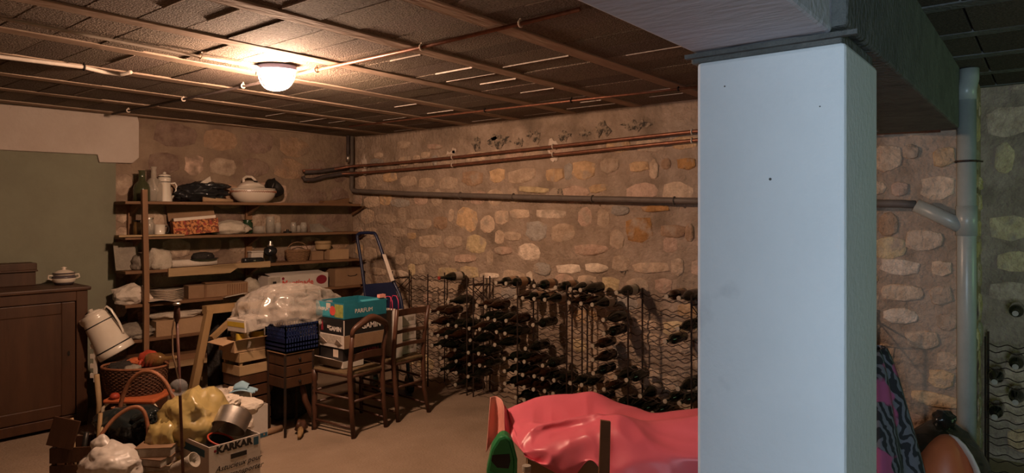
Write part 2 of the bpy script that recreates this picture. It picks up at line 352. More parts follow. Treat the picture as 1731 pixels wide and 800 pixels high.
fill(wall_right, lambda u, v: (u, YC, v), 0, XB+.05, XR-.05, .05, 2.3, 'tymg', 15, (), skip=.05)
e_ = Vector((-1, KA, 0))/NA
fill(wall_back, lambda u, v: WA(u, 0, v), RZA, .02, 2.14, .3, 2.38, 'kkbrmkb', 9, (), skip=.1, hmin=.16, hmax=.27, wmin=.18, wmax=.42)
fill(wall_back, lambda u, v: WA(u, 0, v), RZA, 2.16, 2.33, .02, 1.99, 'tmm', 11, (), skip=0, hmin=.2, hmax=.28, wmin=.12, wmax=.15)
# ---- mould stains and lime patches: thin crusts of their own shape on the stone wall
def crust(name, px, py, w, h, seed, mt):
    rnd = random.Random(seed); m = MB(); n = 18; p = atx(px, py, XB); sc = XB/ray(px,0).x/F
    vs = [(0,0,0)] + [(w*sc*.85*math.cos(2*PI*i/n)*rnd.uniform(.55,1.15), 0, h*sc*.68*math.sin(2*PI*i/n)*rnd.uniform(.35,1.3)) for i in range(n)]
    m.add(vs, [(0, 1+i, 1+(i+1) % n) for i in range(n)])
    o = part(name, m, mt, wall_right, solid=.003); o.location = (XB-.006, p.y, p.z); o.rotation_euler = (0,0,-PI/2); return o
mat('mould', (.06,.05,.04), (.33,.25,.18), 22, .95, .3, 40, contrast=(.44,.58))
mat('lime', (.74,.62,.52), (.55,.43,.33), 20, .95, .4, 40)
for i, a in enumerate([(845,239,32,17),(806,243,14,20),(878,240,12,14),(908,232,12,16),(955,229,18,14),(1020,218,20,20),(1075,213,34,15),(990,226,16,8),(895,228,10,8),(960,323,34,10),(1055,455,10,12),(835,232,10,8)]): crust('mould_stain', *a, 40+i, 'mould')
for i, a in enumerate([(762,268,22,20),(935,250,14,26),(616,282,10,26),(938,268,9,12),(768,255,8,8)]): crust('lime_patch', *a, 60+i, 'lime')
# ---- white lintel and the blocked doorway on the back wall
def wa_poly(pts, d0):   # pixel outline on the back wall -> local (s, z) around the corner
    out = []
    for px, py in pts:
        p = ata(px, py, 0); s = (p.x-4.65)/ (1/NA); out.append((s, p.z))
    return out
zt = CEIL+.08
lp = wa_poly([(233,277),(166,275),(163,262),(0,254)], 0)
lp = [(lp[0][0], lp[0][1]+.05), (lp[0][0]-.05, lp[0][1])] + lp[1:] + [(-6.2, lp[-1][1]+.03), (-6.2, zt), (lp[0][0]-.03, zt), (lp[0][0], zt-.12)]
lin = struct('trim_1', MB().prism(lp, -.035), 'plaster_white', bev=.006); lin.location = WA(0,0); lin.rotation_euler = (0,0,RZA)
inf = wa_poly([(195,258)], 0)[0]
dp = struct('door_1', MB().bb((-4.9,-.012,0), (inf[0],.01,2.13)), 'plaster_green'); dp.location = WA(0,0); dp.rotation_euler = (0,0,RZA)
# ---- ceiling: joists and hollow-block infill, every block a piece
def block_mesh(k):
    bm = bmesh.new(); bmesh.ops.create_cube(bm, size=1)
    bmesh.ops.scale(bm, vec=(.197,.482,.06), verts=bm.verts)
    bmesh.ops.bevel(bm, geom=[e for e in bm.edges if all(v.co.z < 0 for v in e.verts)], offset=.003, segments=1, affect='EDGES')
    me = bpy.data.meshes.new('block'); bm.to_mesh(me); bm.free(); me.materials.append(M['block']); return me
BM = [block_mesh(0)]
rnd = random.Random(4)
JY = [1.32+.5865*i for i in range(-1, 9)]
for j, y in enumerate(JY):
    if .2 < y < 1.0: continue
    m = MB().bb((-1.3, y-.05, CEIL), (XB+.05, y+.05, CEIL+.06)); part('joist', m, 'joist', ceiling, bev=.006)
bays = [((JY[i]+JY[i+1])/2) for i in range(len(JY)-1)]
for b in bays:
    if b < 1.0: continue
    off = rnd.uniform(0, .2); x = .5 + off
    while x < XB+.05:
        o = bpy.data.objects.new('block', BM[0]); COL.objects.link(o); o.parent = ceiling
        o.location = (x, b, CEIL+.036+rnd.uniform(-.003,.003)); o.rotation_euler = (rnd.uniform(-.004,.004), rnd.uniform(-.008,.008), rnd.uniform(-.003,.003))
        v = rnd.uniform(.72,1.15); o.color = (v, v*rnd.uniform(.94,1), v*rnd.uniform(.9,1), 1)
        if rnd.random() < .22 and b < 5.3:
            part('mortar_seam', MB().bb((-.0016,-.23,-.003), (.0016,-.23+rnd.uniform(.15,.45),.006)), 'efflo', ceiling, loc=(x+.1, b, CEIL+.004))
        x += .2
bm_rest = MB().bb((-1.3,1.0,CEIL+.02),(.42,7.0,CEIL+.06)); part('ceiling_rest', bm_rest, 'block', ceiling)
# right bay beyond the beam: joists run the other way
for i in range(9):
    x = 1.0+.55*i
    part('joist', MB().bb((x-.05,-2.2,CEIL+.005), (x+.05,.42,CEIL+.06)), 'cement', ceiling, bev=.006)
    for k in range(13):
        y = -2.08+.205*k
        if y > .45: continue
        o = bpy.data.objects.new('block', BM[0]); COL.objects.link(o); o.parent = ceiling
        o.location = (x+.275, y, CEIL+.038+rnd.uniform(-.003,.003)); o.rotation_euler = (0,0,PI/2); v = rnd.uniform(.35,.6); o.color = (v,v,v,1); o.scale = (1, .93, 1)
# ---- pillar and beam
XP = 1.86
yl = atx(1177, 400, XP).y; yr = atx(1429, 400, XP).y
xq = aty(1483, 400, yr).x
ZP = 2.035
struct('trim_2', MB().bb((XP,yr,0), (xq,yl,ZP)), 'pillar_paint', bev=.012)['label'] = 'white painted square concrete pillar'
struct('trim_3', MB().bb((XP+.004,yr+.01,ZP-.002), (xq-.01,yl+.02,ZP+.032)), 'cement', bev=.008)['label'] = 'rough cement joint between pillar and beam'
for cx_, cy_, cr in ((1302,303,.004),(1225,146,.0025),(1386,180,.002)):
    q = atx(cx_, cy_, XP); part('chip', MB().lathe([(0,0),(cr,0),(cr*.6,.0015),(0,.0015)], 7), 'cement', bpy.data.objects['trim_2'], loc=(XP,q.y,q.z), rot=(0,-PI/2,0))
fy0 = yr+.0
struct('trim_4', MB().bb((-1.2,fy0+.035,ZP+.03), (XP+.02,yl+.012,CEIL+.1)), 'beam_paint', bev=.01)['label'] = 'painted concrete beam overhead in front of pillar'
struct('trim_5', MB().bb((XP+.02,yr+.0,ZP+.045), (XB,yl,CEIL+.1)), 'cement', bev=.01)['label'] = 'rough grey concrete beam running from pillar to stone wall'
struct('trim_6', MB().bb((XB-.17,YC+.06,2.08), (XB+.02,1.3,CEIL+.05)), 'cement', bev=.01)['label'] = 'cement bearing pad under the beam end on the stone wall'
part('cap_strip', MB().box((0,0,0),(.02,yl-yr+.06,.012)), 'cement', bpy.data.objects['trim_3'], loc=(XP-.004,(yl+yr)/2,ZP+.018))
# ================================================================== pipes and conduits
def pipe(name, label, pts, r, mt, cat='pipe', n=10, group=None):
    t = thing(name, label, cat, pts[0], group=group); o0 = Vector(pts[0])
    part('tube', MB().tube([Vector(p)-o0 for p in pts], r, n), mt, t, smooth=True); return t
def clip(t, p, r, mt='metal_black', axis='x', wall=(1,0,0)):
    o0 = Vector(t.location); p = Vector(p)-o0; m = MB(); R = r+.004
    ring = []
    for k in range(14):
        a = 2*PI*k/14
        ring.append(p + (Vector((math.cos(a)*R, 0, math.sin(a)*R)) if axis == 'y' else Vector((0, math.cos(a)*R, math.sin(a)*R)) if axis == 'x' else Vector((math.cos(a)*R, math.sin(a)*R, 0))))
    m.tube(ring, .005, 5, closed=True); w = Vector(wall); m.tube([p+w*R, p+w*(R+.05)], .005, 5)
    part('clip', m, mt, t)
cu1 = [atx(505,284,XB-.055), atx(640,280,XB-.055), atx(1176,220,XB-.055)]
cu1[0] = Vector(ata(510,292,.06)); 
c1 = pipe('copper_pipe', 'upper of two copper pipes running along stone wall', [ata(512,289,.07), ata(560,287,.07), (XB-.1,5.78,atx(618,280,XB-.07).z), atx(650,277.5,XB-.055), atx(760,267,XB-.055), atx(1177,222,XB-.055), (XB-.055,.5,2.13)], .0135, 'copper')
c2 = pipe('copper_pipe', 'lower of two copper pipes running along stone wall', [ata(513,300,.06), ata(520,306,.07), ata(545,299,.07), ata(575,294,.07), (XB-.1,5.72,atx(622,292,XB-.07).z), atx(650,289.5,XB-.055), atx(760,280,XB-.055), atx(1177,237,XB-.055), (XB-.055,.5,2.08)], .0135, 'copper')
for px in (617,765,935,1170):
    for t, yy in ((c1, {617:281,765:266,935:248,1170:223}[px]), (c2, {617:292.5,765:279,935:261.5,1170:238}[px])): clip(t, atx(px,yy,XB-.055), .0135, 'lime', 'y')
t = pipe('sleeve_pipe', 'black insulated sleeve over the copper pipes near the corner', [ata(515,291,.07), ata(540,290,.07), ata(590,283,.075), (XB-.1,5.80,atx(614,281,XB-.07).z)], .021, 'pipe_dark')
pipe('sleeve_pipe', 'black sleeve over the lower copper pipe where it bends at corner', [ata(512,298,.06), ata(515,304,.07), ata(530,304,.07), ata(548,299,.07), ata(578,294,.075), (XB-.1,5.74,atx(618,292.5,XB-.07).z)], .021, 'pipe_dark')
dr = pipe('drain_pipe', 'long grey waste pipe sloping along stone wall below copper pipes', [(XB-.09,5.84,CEIL), (XB-.09,5.84,atx(600,330,XB-.09).z+.07), (XB-.09,5.82,atx(600,325,XB-.09).z+.02), (XB-.085,5.76,atx(606,323,XB-.085).z), atx(700,328,XB-.08), atx(900,334,XB-.08), atx(1177,340,XB-.08), atx(1520,344.5,XB-.08), atx(1548,346,XB-.08)], .0235, 'pipe_grey')
for px, yy in ((778,330.5),(868,333),(1002,336.5),(1140,339.3)): clip(dr, atx(px,yy,XB-.08), .0235, 'pipe_grey', 'y')
pp = pipe('pvc_stub', 'short dark pipe hanging from ceiling in the corner', [(XB-.17,5.80,CEIL), (XB-.17,5.80,2.14)], .018, 'pipe_dark')
part('brass_end', MB().tube([(0,0,-.20),(0,0,-.28)], .02, 10), 'steel', pp, smooth=True)
# vertical pvc stack with branch on the right
vp = atx(1634, 360, XB-.06)
vt = thing('soil_pipe', 'wide grey vertical soil pipe with branch at the wall corner', 'pipe', (vp.x, vp.y, 0))
part('stack', MB().tube([(0,0,0),(0,0,2.25)], .047, 20), 'pvc_grey', vt, smooth=True)
part('offset_bend', MB().tube([(0,0,2.24),(0,0,2.3),(.02,-.01,2.36),(.02,-.01,CEIL)], .049, 16), 'pvc_grey', vt, smooth=True)
z0 = atx(1634, 378, vp.x).z
part('socket', MB().tube([(0,0,z0-.07),(0,0,z0+.1)], .052, 20), 'pvc_grey', vt, smooth=True)
bp = atx(1548, 347, XB-.08) - vp; bp.z += vp.z
part('branch', MB().tube([(0,0,z0-.03), (bp.x*.35,bp.y*.35,z0+.02), (bp.x,bp.y,bp.z)], [.044,.042,.04], 16), 'pvc_grey', vt, smooth=True)
zc = atx(1634, 273, vp.x).z
ring = [(math.cos(2*PI*k/20)*.053, math.sin(2*PI*k/20)*.053, zc) for k in range(20)]
part('bracket', MB().tube(ring, .006, 6, closed=True).tube([(.05,0,zc),(.1,-.0,zc)], .006, 6).tube([(-.02,-.05,zc),(.06,-.07,zc)], .005, 6), 'iron', vt)
# ceiling conduits
zc = CEIL-.016
a0 = pipe('copper_conduit', 'copper conduit crossing ceiling from the lamp to the white beam', [atz(497,127,zc), atz(713,80,zc), atz(980,16,zc)], .009, 'copper', 'pipe')
for q in ((535,118),(713,80),(880,40)): clip(a0, atz(*q,zc), .009, 'lime', 'y', (0,0,1))
a1 = pipe('conduit', 'brown conduit on ceiling from lamp towards the white lintel', [atz(445,139,zc), atz(310,168,zc), atz(190,193,zc)], .008, 'pipe_dark', 'pipe')
for q in ((411,145.5),(310,168),(217,187)): clip(a1, atz(*q,zc), .008, 'lime', 'y', (0,0,1))
a2 = pipe('copper_conduit', 'thin copper pipe on ceiling running beside the stone wall', [atz(590,214,zc), atz(820,187,zc), atz(1010,165.5,zc), atz(1178,147,zc)], .008, 'copper', 'pipe')
for q in ((820,187),(966,170.5),(1147,150.5)): clip(a2, atz(*q,zc), .008, 'metal_black', 'y', (0,0,1))
a3 = pipe('conduit', 'dark conduit along ceiling joist ending at the lamp', [atz(0,30,zc), atz(150,60,zc), atz(340,96,zc), atz(440,114,zc)], .008, 'conduit_white', 'pipe')
clip(a3, atz(340,95,zc), .008, 'lime', 'x', (0,0,1))
zd = CEIL-.02
a4 = pipe('white_conduit', 'white plastic conduit on ceiling with loose bent end', [atz(-60,86,zd), atz(0,96,zd), atz(140,113.5,zd), atz(175,122,zd-.004), atz(205,126,zd-.006), atz(221,122,zd-.004)], .011, 'conduit_white', 'pipe')
clip(a4, atz(142,114,zd), .011, 'metal_black', 'x', (0,0,1))
# ---- the ceiling lamp
lc = atz(468, 112, CEIL)
lt = thing('ceiling_lamp', 'lit oval bulkhead lamp with guard on the block ceiling', 'lamp', (lc.x, lc.y, CEIL), rz=AZ-PI/2)
part('base', MB().lathe([(.0,0),(.105,0),(.108,-.022),(.095,-.034),(.09,-.034)], 28, sx=1.0, sy=.75), 'lamp_base', lt, smooth=False)
pr = [(.088*math.cos(a)**.7, -.034-.095*math.sin(a)) for a in [i*PI/2/9 for i in range(9)]] + [(.004, -.129)]
part('glass_bowl', MB().lathe(pr, 28, sx=1.0, sy=.75), 'lamp_glass', lt, smooth=True)
for gx, gy in ((1,0),(0,1)): part('guard_bar', MB().tube([(gx*.104*math.cos(a)*(abs(math.cos(a))**-.25 if abs(math.cos(a)) > .01 else 1), gy*.082*math.cos(a), -.03-.108*math.sin(a)) for a in [PI*i/16 for i in range(17)]], .0035, 6), 'lamp_guard', lt, smooth=True)
part('screw', MB().tube([(-.112,0,-.03),(-.112,0,-.05)], .008, 8), 'metal_black', lt)
# ================================================================== wine racks and bottles
XF, XK = 4.365, 4.585            # front and back frames of the racks
ROW0, ROWP, COLP = .105, .102, .0975
ORD = ['lowest','second lowest','third lowest','fourth lowest','fifth lowest','sixth lowest','fourth highest','third highest','second highest','topmost']
def wavy(x, y0, y1, z, ph):
    n = max(6, int(round(abs(y1-y0)/COLP*6))); return [(x, y0+(y1-y0)*i/n, z + .009*math.cos(2*PI*((y0+(y1-y0)*i/n)-ph)/COLP + PI)) for i in range(n+1)]
def rack(label, x0, x1, posts, rows=10, ztop=1.035, braces=True):
    y0, y1 = posts[0], posts[-1]
    t = thing('wine_rack', label, 'wine rack', (0,0,0), group='black wire wine racks')
    ya, yb = min(y0,y1), max(y0,y1)
    for y in posts:
        part('post', MB().tube([(x0,y,0),(x0,y,ztop)], .0065, 6), 'iron', t); part('post', MB().tube([(x1,y,0),(x1,y,ztop)], .0065, 6), 'iron', t)
    for k in range(rows):
        z = ROW0 + ROWP*k - .041
        for x in (x0, x1): part('wavy_wire', MB().tube(wavy(x, ya, yb, z, posts[0]-COLP/2), .0032, 5), 'iron', t)
    if braces:
        for y in (y0, y1):
            m = MB().tube([(x0,y,ztop-.07),(x1,y,ztop-.07)], .006, 6); part('tie_bar', m, 'iron', t)
            part('brace', MB().tube([(x0,y,ztop-.07),(x1,y,ztop-.22)], .004, 5).tube([(x1,y,ztop-.07),(x0,y,ztop-.22)], .004, 5), 'iron', t)
    return t
RK = {'A': [4.97,4.4825,3.995], 'B': [3.92,3.4325,2.945], 'C': [2.895,2.4075,1.92], 'D': [1.87,1.3825,.895]}
RN = {'A': 'rack behind the chairs', 'B': 'rack beside the chairs', 'C': 'rack behind the pink sheet', 'D': 'rack next to the pillar'}
rack('black wire wine rack standing behind the two chairs, nearest the corner', XF, XK, RK['A'])
rack('black wire wine rack against stone wall, second from the corner', XF, XK, RK['B'])
rack('black wire wine rack behind the pink sheet, third from the corner', XF, XK, RK['C'])
rack('black wire wine rack half hidden by the white pillar', XF, XK, RK['D'])
# bottle prototypes: axis along +x from the cap (x=0) to the base
def bottle_mesh(r, L_, neck, shoulder):
    prof = [(.0145,0),(.0145,.012),(.0135,.014),(.0135,neck),(.02,neck+.02),(r*.78,neck+shoulder*.55),(r*.96,neck+shoulder*.85),(r,neck+shoulder),(r,L_-.01),(r*.93,L_-.002),(r*.6,L_)]
    m = MB(); n = 14; vs = []
    for rr, x in prof:
        for k in range(n): a = 2*PI*k/n; vs.append((x, rr*math.cos(a), rr*math.sin(a)))
    fs = [(i*n+k, i*n+(k+1) % n, (i+1)*n+(k+1) % n, (i+1)*n+k) for i in range(len(prof)-1) for k in range(n)]
    fs += [tuple(range(n)), tuple((len(prof)-1)*n+k for k in range(n))]
    return m.add(vs, fs).mesh('wine_bottle', True)
def band_mesh(name, x0, x1, r0, r1, cap=False, n=14):
    m = MB(); vs = []
    for x, r in ((x0, r0), (x1, r1)):
        for k in range(n): a = 2*PI*k/n; vs.append((x, r*math.cos(a), r*math.sin(a)))
    fs = [(k, (k+1) % n, n+(k+1) % n, n+k) for k in range(n)]
    if cap: fs.append(tuple(range(n)))
    return m.add(vs, fs).mesh(name, not cap)
BOT = [bottle_mesh(.0375,.295,.075,.055), bottle_mesh(.041,.295,.07,.10)]
CAPM = band_mesh('capsule', -.0015, .007, .0155, .0152, True)
LABM = [band_mesh('paper_label', .165, .25, .0381, .0381), band_mesh('paper_label', .18, .262, .0416, .0416)]
for me, mt in ((BOT[0],'glass_dark'),(BOT[1],'glass_dark'),(CAPM,'capsule_white'),(LABM[0],'wine_label'),(LABM[1],'wine_label_pale')): me.materials.append(M[mt])
CAPR = CAPM.copy(); CAPR.materials.clear(); CAPR.materials.append(M['capsule_red'])
BB = [b.copy() for b in BOT]
for b in BB: b.materials.clear(); b.materials.append(M['glass_brown'])
CAPS = '''740.4 471.3;754 512.5;727.4 529.8;739.8 531;733 548;750.7 552.4;764.5 553.8;777 555;809 556.6;806 536.6;820 538;837 540;805.7 516.7;827.7 525;848 542;834 561.6;849 563.5;726 569;739.5 570;752 572;727 588;740 589.5;763 593;778 594.4;752.8 611.5;765.4 613;793 580;833.6 583;812 600.6;806 618.8;848.6 605.3;847.5 626.4;849 647.5;831.5 477.7;850 478.8;908.7 484;941.7 486;963.8 485;985.5 487.5;864.5 501.7;887.5 504.7;908 506;921 507;963.5 505.5;971.7 510.3;989.7 511;905 549;874 609.5;884.5 609.5;878 589;919 615;861.7 629;878 632;893.4 635;909 637.7;924.8 640;937 640.8;863 650;878 653.8;893 656;923.5 661.5;985 649;967 644.5;1042.5 491;1119 494.7;1144 496.5;1026 537;1020.5 561;1149.5 549;1131.5 569;1006 582.8;1001 603.4;991.4 627.4;1046.5 635;1060 636.5;1124 673;1137.5 673.8;1021.6 654.5;1075 685.6;1103 692;780 625;767 634;738 608;741 628;790 560;788 610;793 640;765 655;1005 672;1030 676;1050 679;1090 668;1160 672;908 665;938 668;862 671;880 676'''
XCAP = 4.262
slots = {}
for q in CAPS.split(';'):
    px, py = map(float, q.split()); p = atx(px, py, XCAP)
    k = int(round((p.z-ROW0)/ROWP)); k = max(0, min(9, k))
    best = None
    for R, ps in RK.items():
        for c in range(10):
            y = ps[0] - COLP*(c+.5)
            if (R, k, c) in slots: continue
            d = abs(y-p.y)
            if best is None or d < best[0]: best = (d, R, k, c, y)
    if best and best[0] < .16: slots[best[1:4]] = best[4]
rb = random.Random(21); NTH = ['first','second','third','fourth','fifth','sixth','seventh','eighth','ninth','tenth']
rowcount = {}
for (R, k, c) in sorted(slots): rowcount.setdefault((R, k), []).append(c)
for (R, k, c), y in sorted(slots.items()):
    v = 1 if rb.random() < .35 else 0; brown = rb.random() < .2
    o = bpy.data.objects.new('wine_bottle', (BB if brown else BOT)[v]); COL.objects.link(o)
    o.location = (XCAP + rb.uniform(-.02,.02), y, ROW0+ROWP*k-.0005); o.rotation_euler = (rb.uniform(0,6), 0, rb.uniform(-.03,.03))
    cs = sorted(rowcount[(R, k)]); i = cs.index(c)
    red = (R, k, c) == min((s for s in slots if s[0] == 'A' and s[1] == 9), default=None)
    where = 'only bottle' if len(cs) == 1 else NTH[i] + ' bottle from left'
    tag(o, f'{"brown" if brown else "dark green"} wine bottle, {where}, {ORD[k]} row, {RN[R]}', 'wine bottle', 'wine bottles lying in the racks')
    cp = bpy.data.objects.new('capsule', CAPR if red else CAPM); COL.objects.link(cp); cp.parent = o
    if rb.random() < (.75 if k >= 8 else .12):
        lb = bpy.data.objects.new('paper_label', LABM[v]); COL.objects.link(lb); lb.parent = o
# ---- the rack in the recess on the right
XF2, XK2 = 4.92, 5.14
ps2 = [atx(1666,560,XF2).y, atx(1666,560,XF2).y-.4875]
rack('black wire wine rack in the recess right of the soil pipe', XF2, XK2, ps2, rows=8, ztop=.86, braces=False)
for i, (px, py) in enumerate([(1727,541),(1684,658),(1680,694),(1722,668),(1700,626)]):
    p = atx(px, py, XF2-.1); k = int(round((p.z-ROW0)/ROWP)); c = max(0, int(round((ps2[0]-p.y)/COLP-.5)))
    o = bpy.data.objects.new('wine_bottle', BOT[i % 2]); COL.objects.link(o); o.location = (XF2-.1, ps2[0]-COLP*(c+.5), ROW0+ROWP*k-.0005)
    tag(o, 'dark wine bottle in recess rack, ' + ['top right of the visible ones','left, in the upper of two close rows','left, in the lowest filled row','right of the pair below the middle','just above the pair of dark ends'][i], 'wine bottle', 'wine bottles in the recess rack')
    cp = bpy.data.objects.new('capsule', CAPM); COL.objects.link(cp); cp.parent = o
# ================================================================== small builders used for boxes, cloth, bags, pots
def sp(pts, n=5):
    P = [Vector(p) for p in pts]; out = []
    for i in range(len(P)-1):
        a, b, c, d = P[max(0,i-1)], P[i], P[i+1], P[min(len(P)-1,i+2)]
        for k in range(n):
            t = k/n; out.append(.5*((2*b)+(c-a)*t+(2*a-5*b+4*c-d)*t*t+(3*b-a-3*c+d)*t*t*t))
    return out+[P[-1]]
def fbm(p, o=4): return mnoise.fractal(Vector(p), 1.0, 2.0, o)
def crumple(name, mt, parent, c, r, seed, amp=.18, freq=2.2, sub=4, flat=None, ridge=.5, rot=(0,0,0), loc=None):
    facet = mt in ('bag_white','bag_yellow','paper','cloth_cream','cloth_dull'); rj = random.Random(seed)
    if facet: sub = 4 if max(r) > .12 else 3; amp = min(amp, .26)
    bm = bmesh.new(); bmesh.ops.create_icosphere(bm, subdivisions=sub, radius=1); off = Vector((seed*7.3, seed*3.1, seed*1.7))
    for v in bm.verts:
        p = v.co.copy(); w_ = p*freq*.75 + off + Vector((mnoise.noise(p*2+off), mnoise.noise(p*2-off), mnoise.noise(p*2.3)))*.35
        n = mnoise.noise(p*freq*.7+off); d1 = mnoise.voronoi(w_)[0]; d2 = mnoise.voronoi(w_*2.3)[0]
        k = 1 + amp*(.9*n + ridge*1.3*(.55-d1[0]) + ridge*.8*(.5-d2[0]) - ridge*.5*max(0,.12-(d1[1]-d1[0]))*5)
        if facet:
            d1 = mnoise.voronoi(p*freq*1.1+off)[0]; k = 1 + amp*(1.1*n + .8*(1-2*abs(mnoise.noise(p*freq*.9-off))) + .4*(1-2*abs(mnoise.noise(Vector((p.x*freq*2.6,p.y*freq*2.6,p.z*freq*1.1))+off)))) + rj.uniform(-.014,.014)
        q = Vector((p.x*k*r[0], p.y*k*r[1], p.z*k*r[2])) + Vector(c)
        if flat is not None and q.z < flat: q.z = flat + (q.z-flat)*.04
        v.co = q
    me = bpy.data.meshes.new(name); bm.to_mesh(me); bm.free()
    if mt != 'paper': me.shade_smooth()
    return part(name, me, mt, parent, loc=loc or (0,0,0), rot=rot)
def crumpled_thing(name, label, cat, mt, pos, r, seed, rz=0, group=None, **k):
    o = crumple(name, mt, None, (0,0,r[2]*.8), r, seed, flat=0.0, **k); o.location = pos; o.rotation_euler = (0,0,rz); return tag(o, label, cat, group)
def text(body, size, mt, parent, loc, rot, shear=0.0, bold=0.0, sx=1.0, name='lettering'):
    cu = bpy.data.curves.new('t', 'FONT'); cu.body = body; cu.size = size; cu.shear = shear; cu.offset = bold; cu.align_x = 'CENTER'; cu.align_y = 'CENTER'; cu.resolution_u = 2; cu.extrude = .0004
    ob = bpy.data.objects.new('t', cu); me = bpy.data.meshes.new_from_object(ob); bpy.data.objects.remove(ob)
    o = part(name, me, mt, parent, loc=loc, rot=rot); o.scale = (sx, 1, 1); return o
FRONT = (PI/2, 0, 0)            # lettering on a face that looks along -y
LEFT = (PI/2, 0, -PI/2)         # ... along -x
def open_box(w, d, h, th=.005, floor=True):
    m = MB(); m.bb((-w/2,-d/2,0), (w/2,-d/2+th,h)); m.bb((-w/2,d/2-th,0), (w/2,d/2,h))
    m.bb((-w/2,-d/2+th,0), (-w/2+th,d/2-th,h)); m.bb((w/2-th,-d/2+th,0), (w/2,d/2-th,h))
    m.bb((-w/2+th,-d/2+th,0), (w/2-th,d/2-th,th)); return m
def carton(name, label, mt, pos, w, d, h, rz=0, flaps=(), open_=False, tape=False, rot=None, cat='box', group=None, bodyname='body'):
    t = thing(name, label, cat, pos, rz, group, rot)
    part(bodyname, open_box(w, d, h) if open_ else MB().bb((-w/2,-d/2,0), (w/2,d/2,h)), mt, t, bev=.003)
    for side, ang, ln in flaps:      # flaps hinge on the top edges
        m = MB()
        if side in 'fb':
            sg = -1 if side == 'f' else 1
            m.box((0, sg*ln/2, 0), (w*.98, ln, .004)); o = part('flap', m, mt, t, loc=(0, sg*d/2, h), rot=(sg*ang, 0, 0))
        else:
            sg = -1 if side == 'l' else 1
            m.box((sg*ln/2, 0, 0), (ln, d*.98, .004)); o = part('flap', m, mt, t, loc=(sg*w/2, 0, h), rot=(0, -sg*ang, 0))
    if not open_: part('lid_seam', MB().bb((-w/2+.002,-.002,h), (w/2-.002,.002,h+.001)), 'cardboard_dark', t)
    return t
def lathe_thing(name, label, cat, parts, pos, rz=0, group=None, rot=None):
    t = thing(name, label, cat, pos, rz, group, rot)
    for nm, prof, mt in parts: part(nm, MB().lathe(prof, 24), mt, t, smooth=True)
    return t
def slats(t, w, d, h, n, mt, gap=.012, th=.008, name='slat'):
    hh = (h - gap*(n-1))/n
    for k in range(n):
        z = k*(hh+gap)
        part(name, MB().bb((-w/2,-d/2,z),(w/2,-d/2+th,z+hh)), mt, t, bev=.002); part(name, MB().bb((-w/2,d/2-th,z),(w/2,d/2,z+hh)), mt, t, bev=.002)
        part(name, MB().bb((-w/2,-d/2+th,z),(-w/2+th,d/2-th,z+hh)), mt, t, bev=.002); part(name, MB().bb((w/2-th,-d/2+th,z),(w/2,d/2-th,z+hh)), mt, t, bev=.002)
    part('base_board', MB().bb((-w/2+th,-d/2+th,.002),(w/2-th,d/2-th,.012)), mt, t)
    for sx in (-1,1):
        for sy in (-1,1): part('corner_block', MB().bb((sx*(w/2-th-.02),sy*(d/2-th-.02),.012),(sx*(w/2-th),sy*(d/2-th),h)), mt, t)
def woven(t, rx, ry, h, flare, rows, mt, base_z=0.0, stakes=26, rad=.007, rim=None):
    m = MB(); n = stakes*2
    for k in range(rows):
        f = k/(rows-1); z = base_z + rad + f*(h-2*rad); sc = 1-flare*(1-f)**1.6
        m.tube([((rx*sc+rad*.8*(-1)**(i+k))*math.cos(2*PI*i/n), (ry*sc+rad*.8*(-1)**(i+k))*math.sin(2*PI*i/n), z) for i in range(n)], rad, 5, closed=True)
    part('weave', m, mt, t, smooth=True)
    s = MB()
    for i in range(stakes):
        a = 2*PI*(i+.5)/stakes
        s.tube([((rx*(1-flare*(1-f)**1.6))*math.cos(a), (ry*(1-flare*(1-f)**1.6))*math.sin(a), base_z+.004+f*(h-.004)) for f in (0,.25,.5,.75,1)], rad*.7, 5)
    part('stakes', s, mt, t)
    part('base', MB().lathe([(1-flare*.9,.0),(1-flare*.9,.012)], 32, c=(0,0,base_z), sx=rx, sy=ry), mt, t)
    part('rim', MB().tube([(rx*math.cos(2*PI*i/40), ry*math.sin(2*PI*i/40), base_z+h) for i in range(40)], rad*1.6, 7, closed=True), rim or mt, t, smooth=True)
# ================================================================== the wooden shelving on the back wall
SH = [1.695, 1.405, 1.125, .85, .56, .30]
SD = .32
sx0 = ata(197, 400, SD).x; sx1 = 4.40
def wl(px, d, z=0): p = ata(px, 360, d); return Vector((p.x, p.y, z))   # point d metres out from the back wall in column px
cen = (wl(197, SD/2) + wl(598, SD/2))/2; LEN = (wl(598,SD)-wl(197,SD)).length + .02
sh = thing('shelving', 'rough wooden wall shelving crowded with bric-a-brac', 'shelving', (cen.x, cen.y, 0), RZA)
for i, z in enumerate(SH):
    part('shelf_board', MB().bb((-LEN/2,-SD/2,z-.024),(LEN/2,SD/2-.03,z)), 'wood_brown', sh, bev=.003)
def loc_sh(p): return Matrix.Rotation(-RZA,3,'Z') @ (Vector(p) - Vector((cen.x,cen.y,0)))
q = loc_sh(wl(246, SD+.03))
part('upright', MB().tube([(q.x,q.y,0),(q.x+.005,q.y,1.0),(q.x-.01,q.y,1.79)], .028, 4), 'wood_post', sh)
for px in (222, 420, 606):
    q = loc_sh(wl(px, .03)); part('upright', MB().bb((q.x-.03,q.y-.02,0),(q.x+.03,q.y+.02,1.67)), 'wood_post', sh, bev=.003)
for z in SH:
    for px in (222, 420, 596):
        q = loc_sh(wl(px, .05)); part('bracket', MB().prism([(0,0),(-.24,0),(0,-.1)], .025, 'x'), 'wood_brown', sh, loc=(q.x-.012, SD/2-.05, z-.024))
def on(px, d, k): return wl(px, d, SH[k])
def m_px(px, d=.15): return ray(px,360).length and (ata(px,360,d)-CAMP).dot(Vector((CA,SA_,0)))/F
RZ = RZA
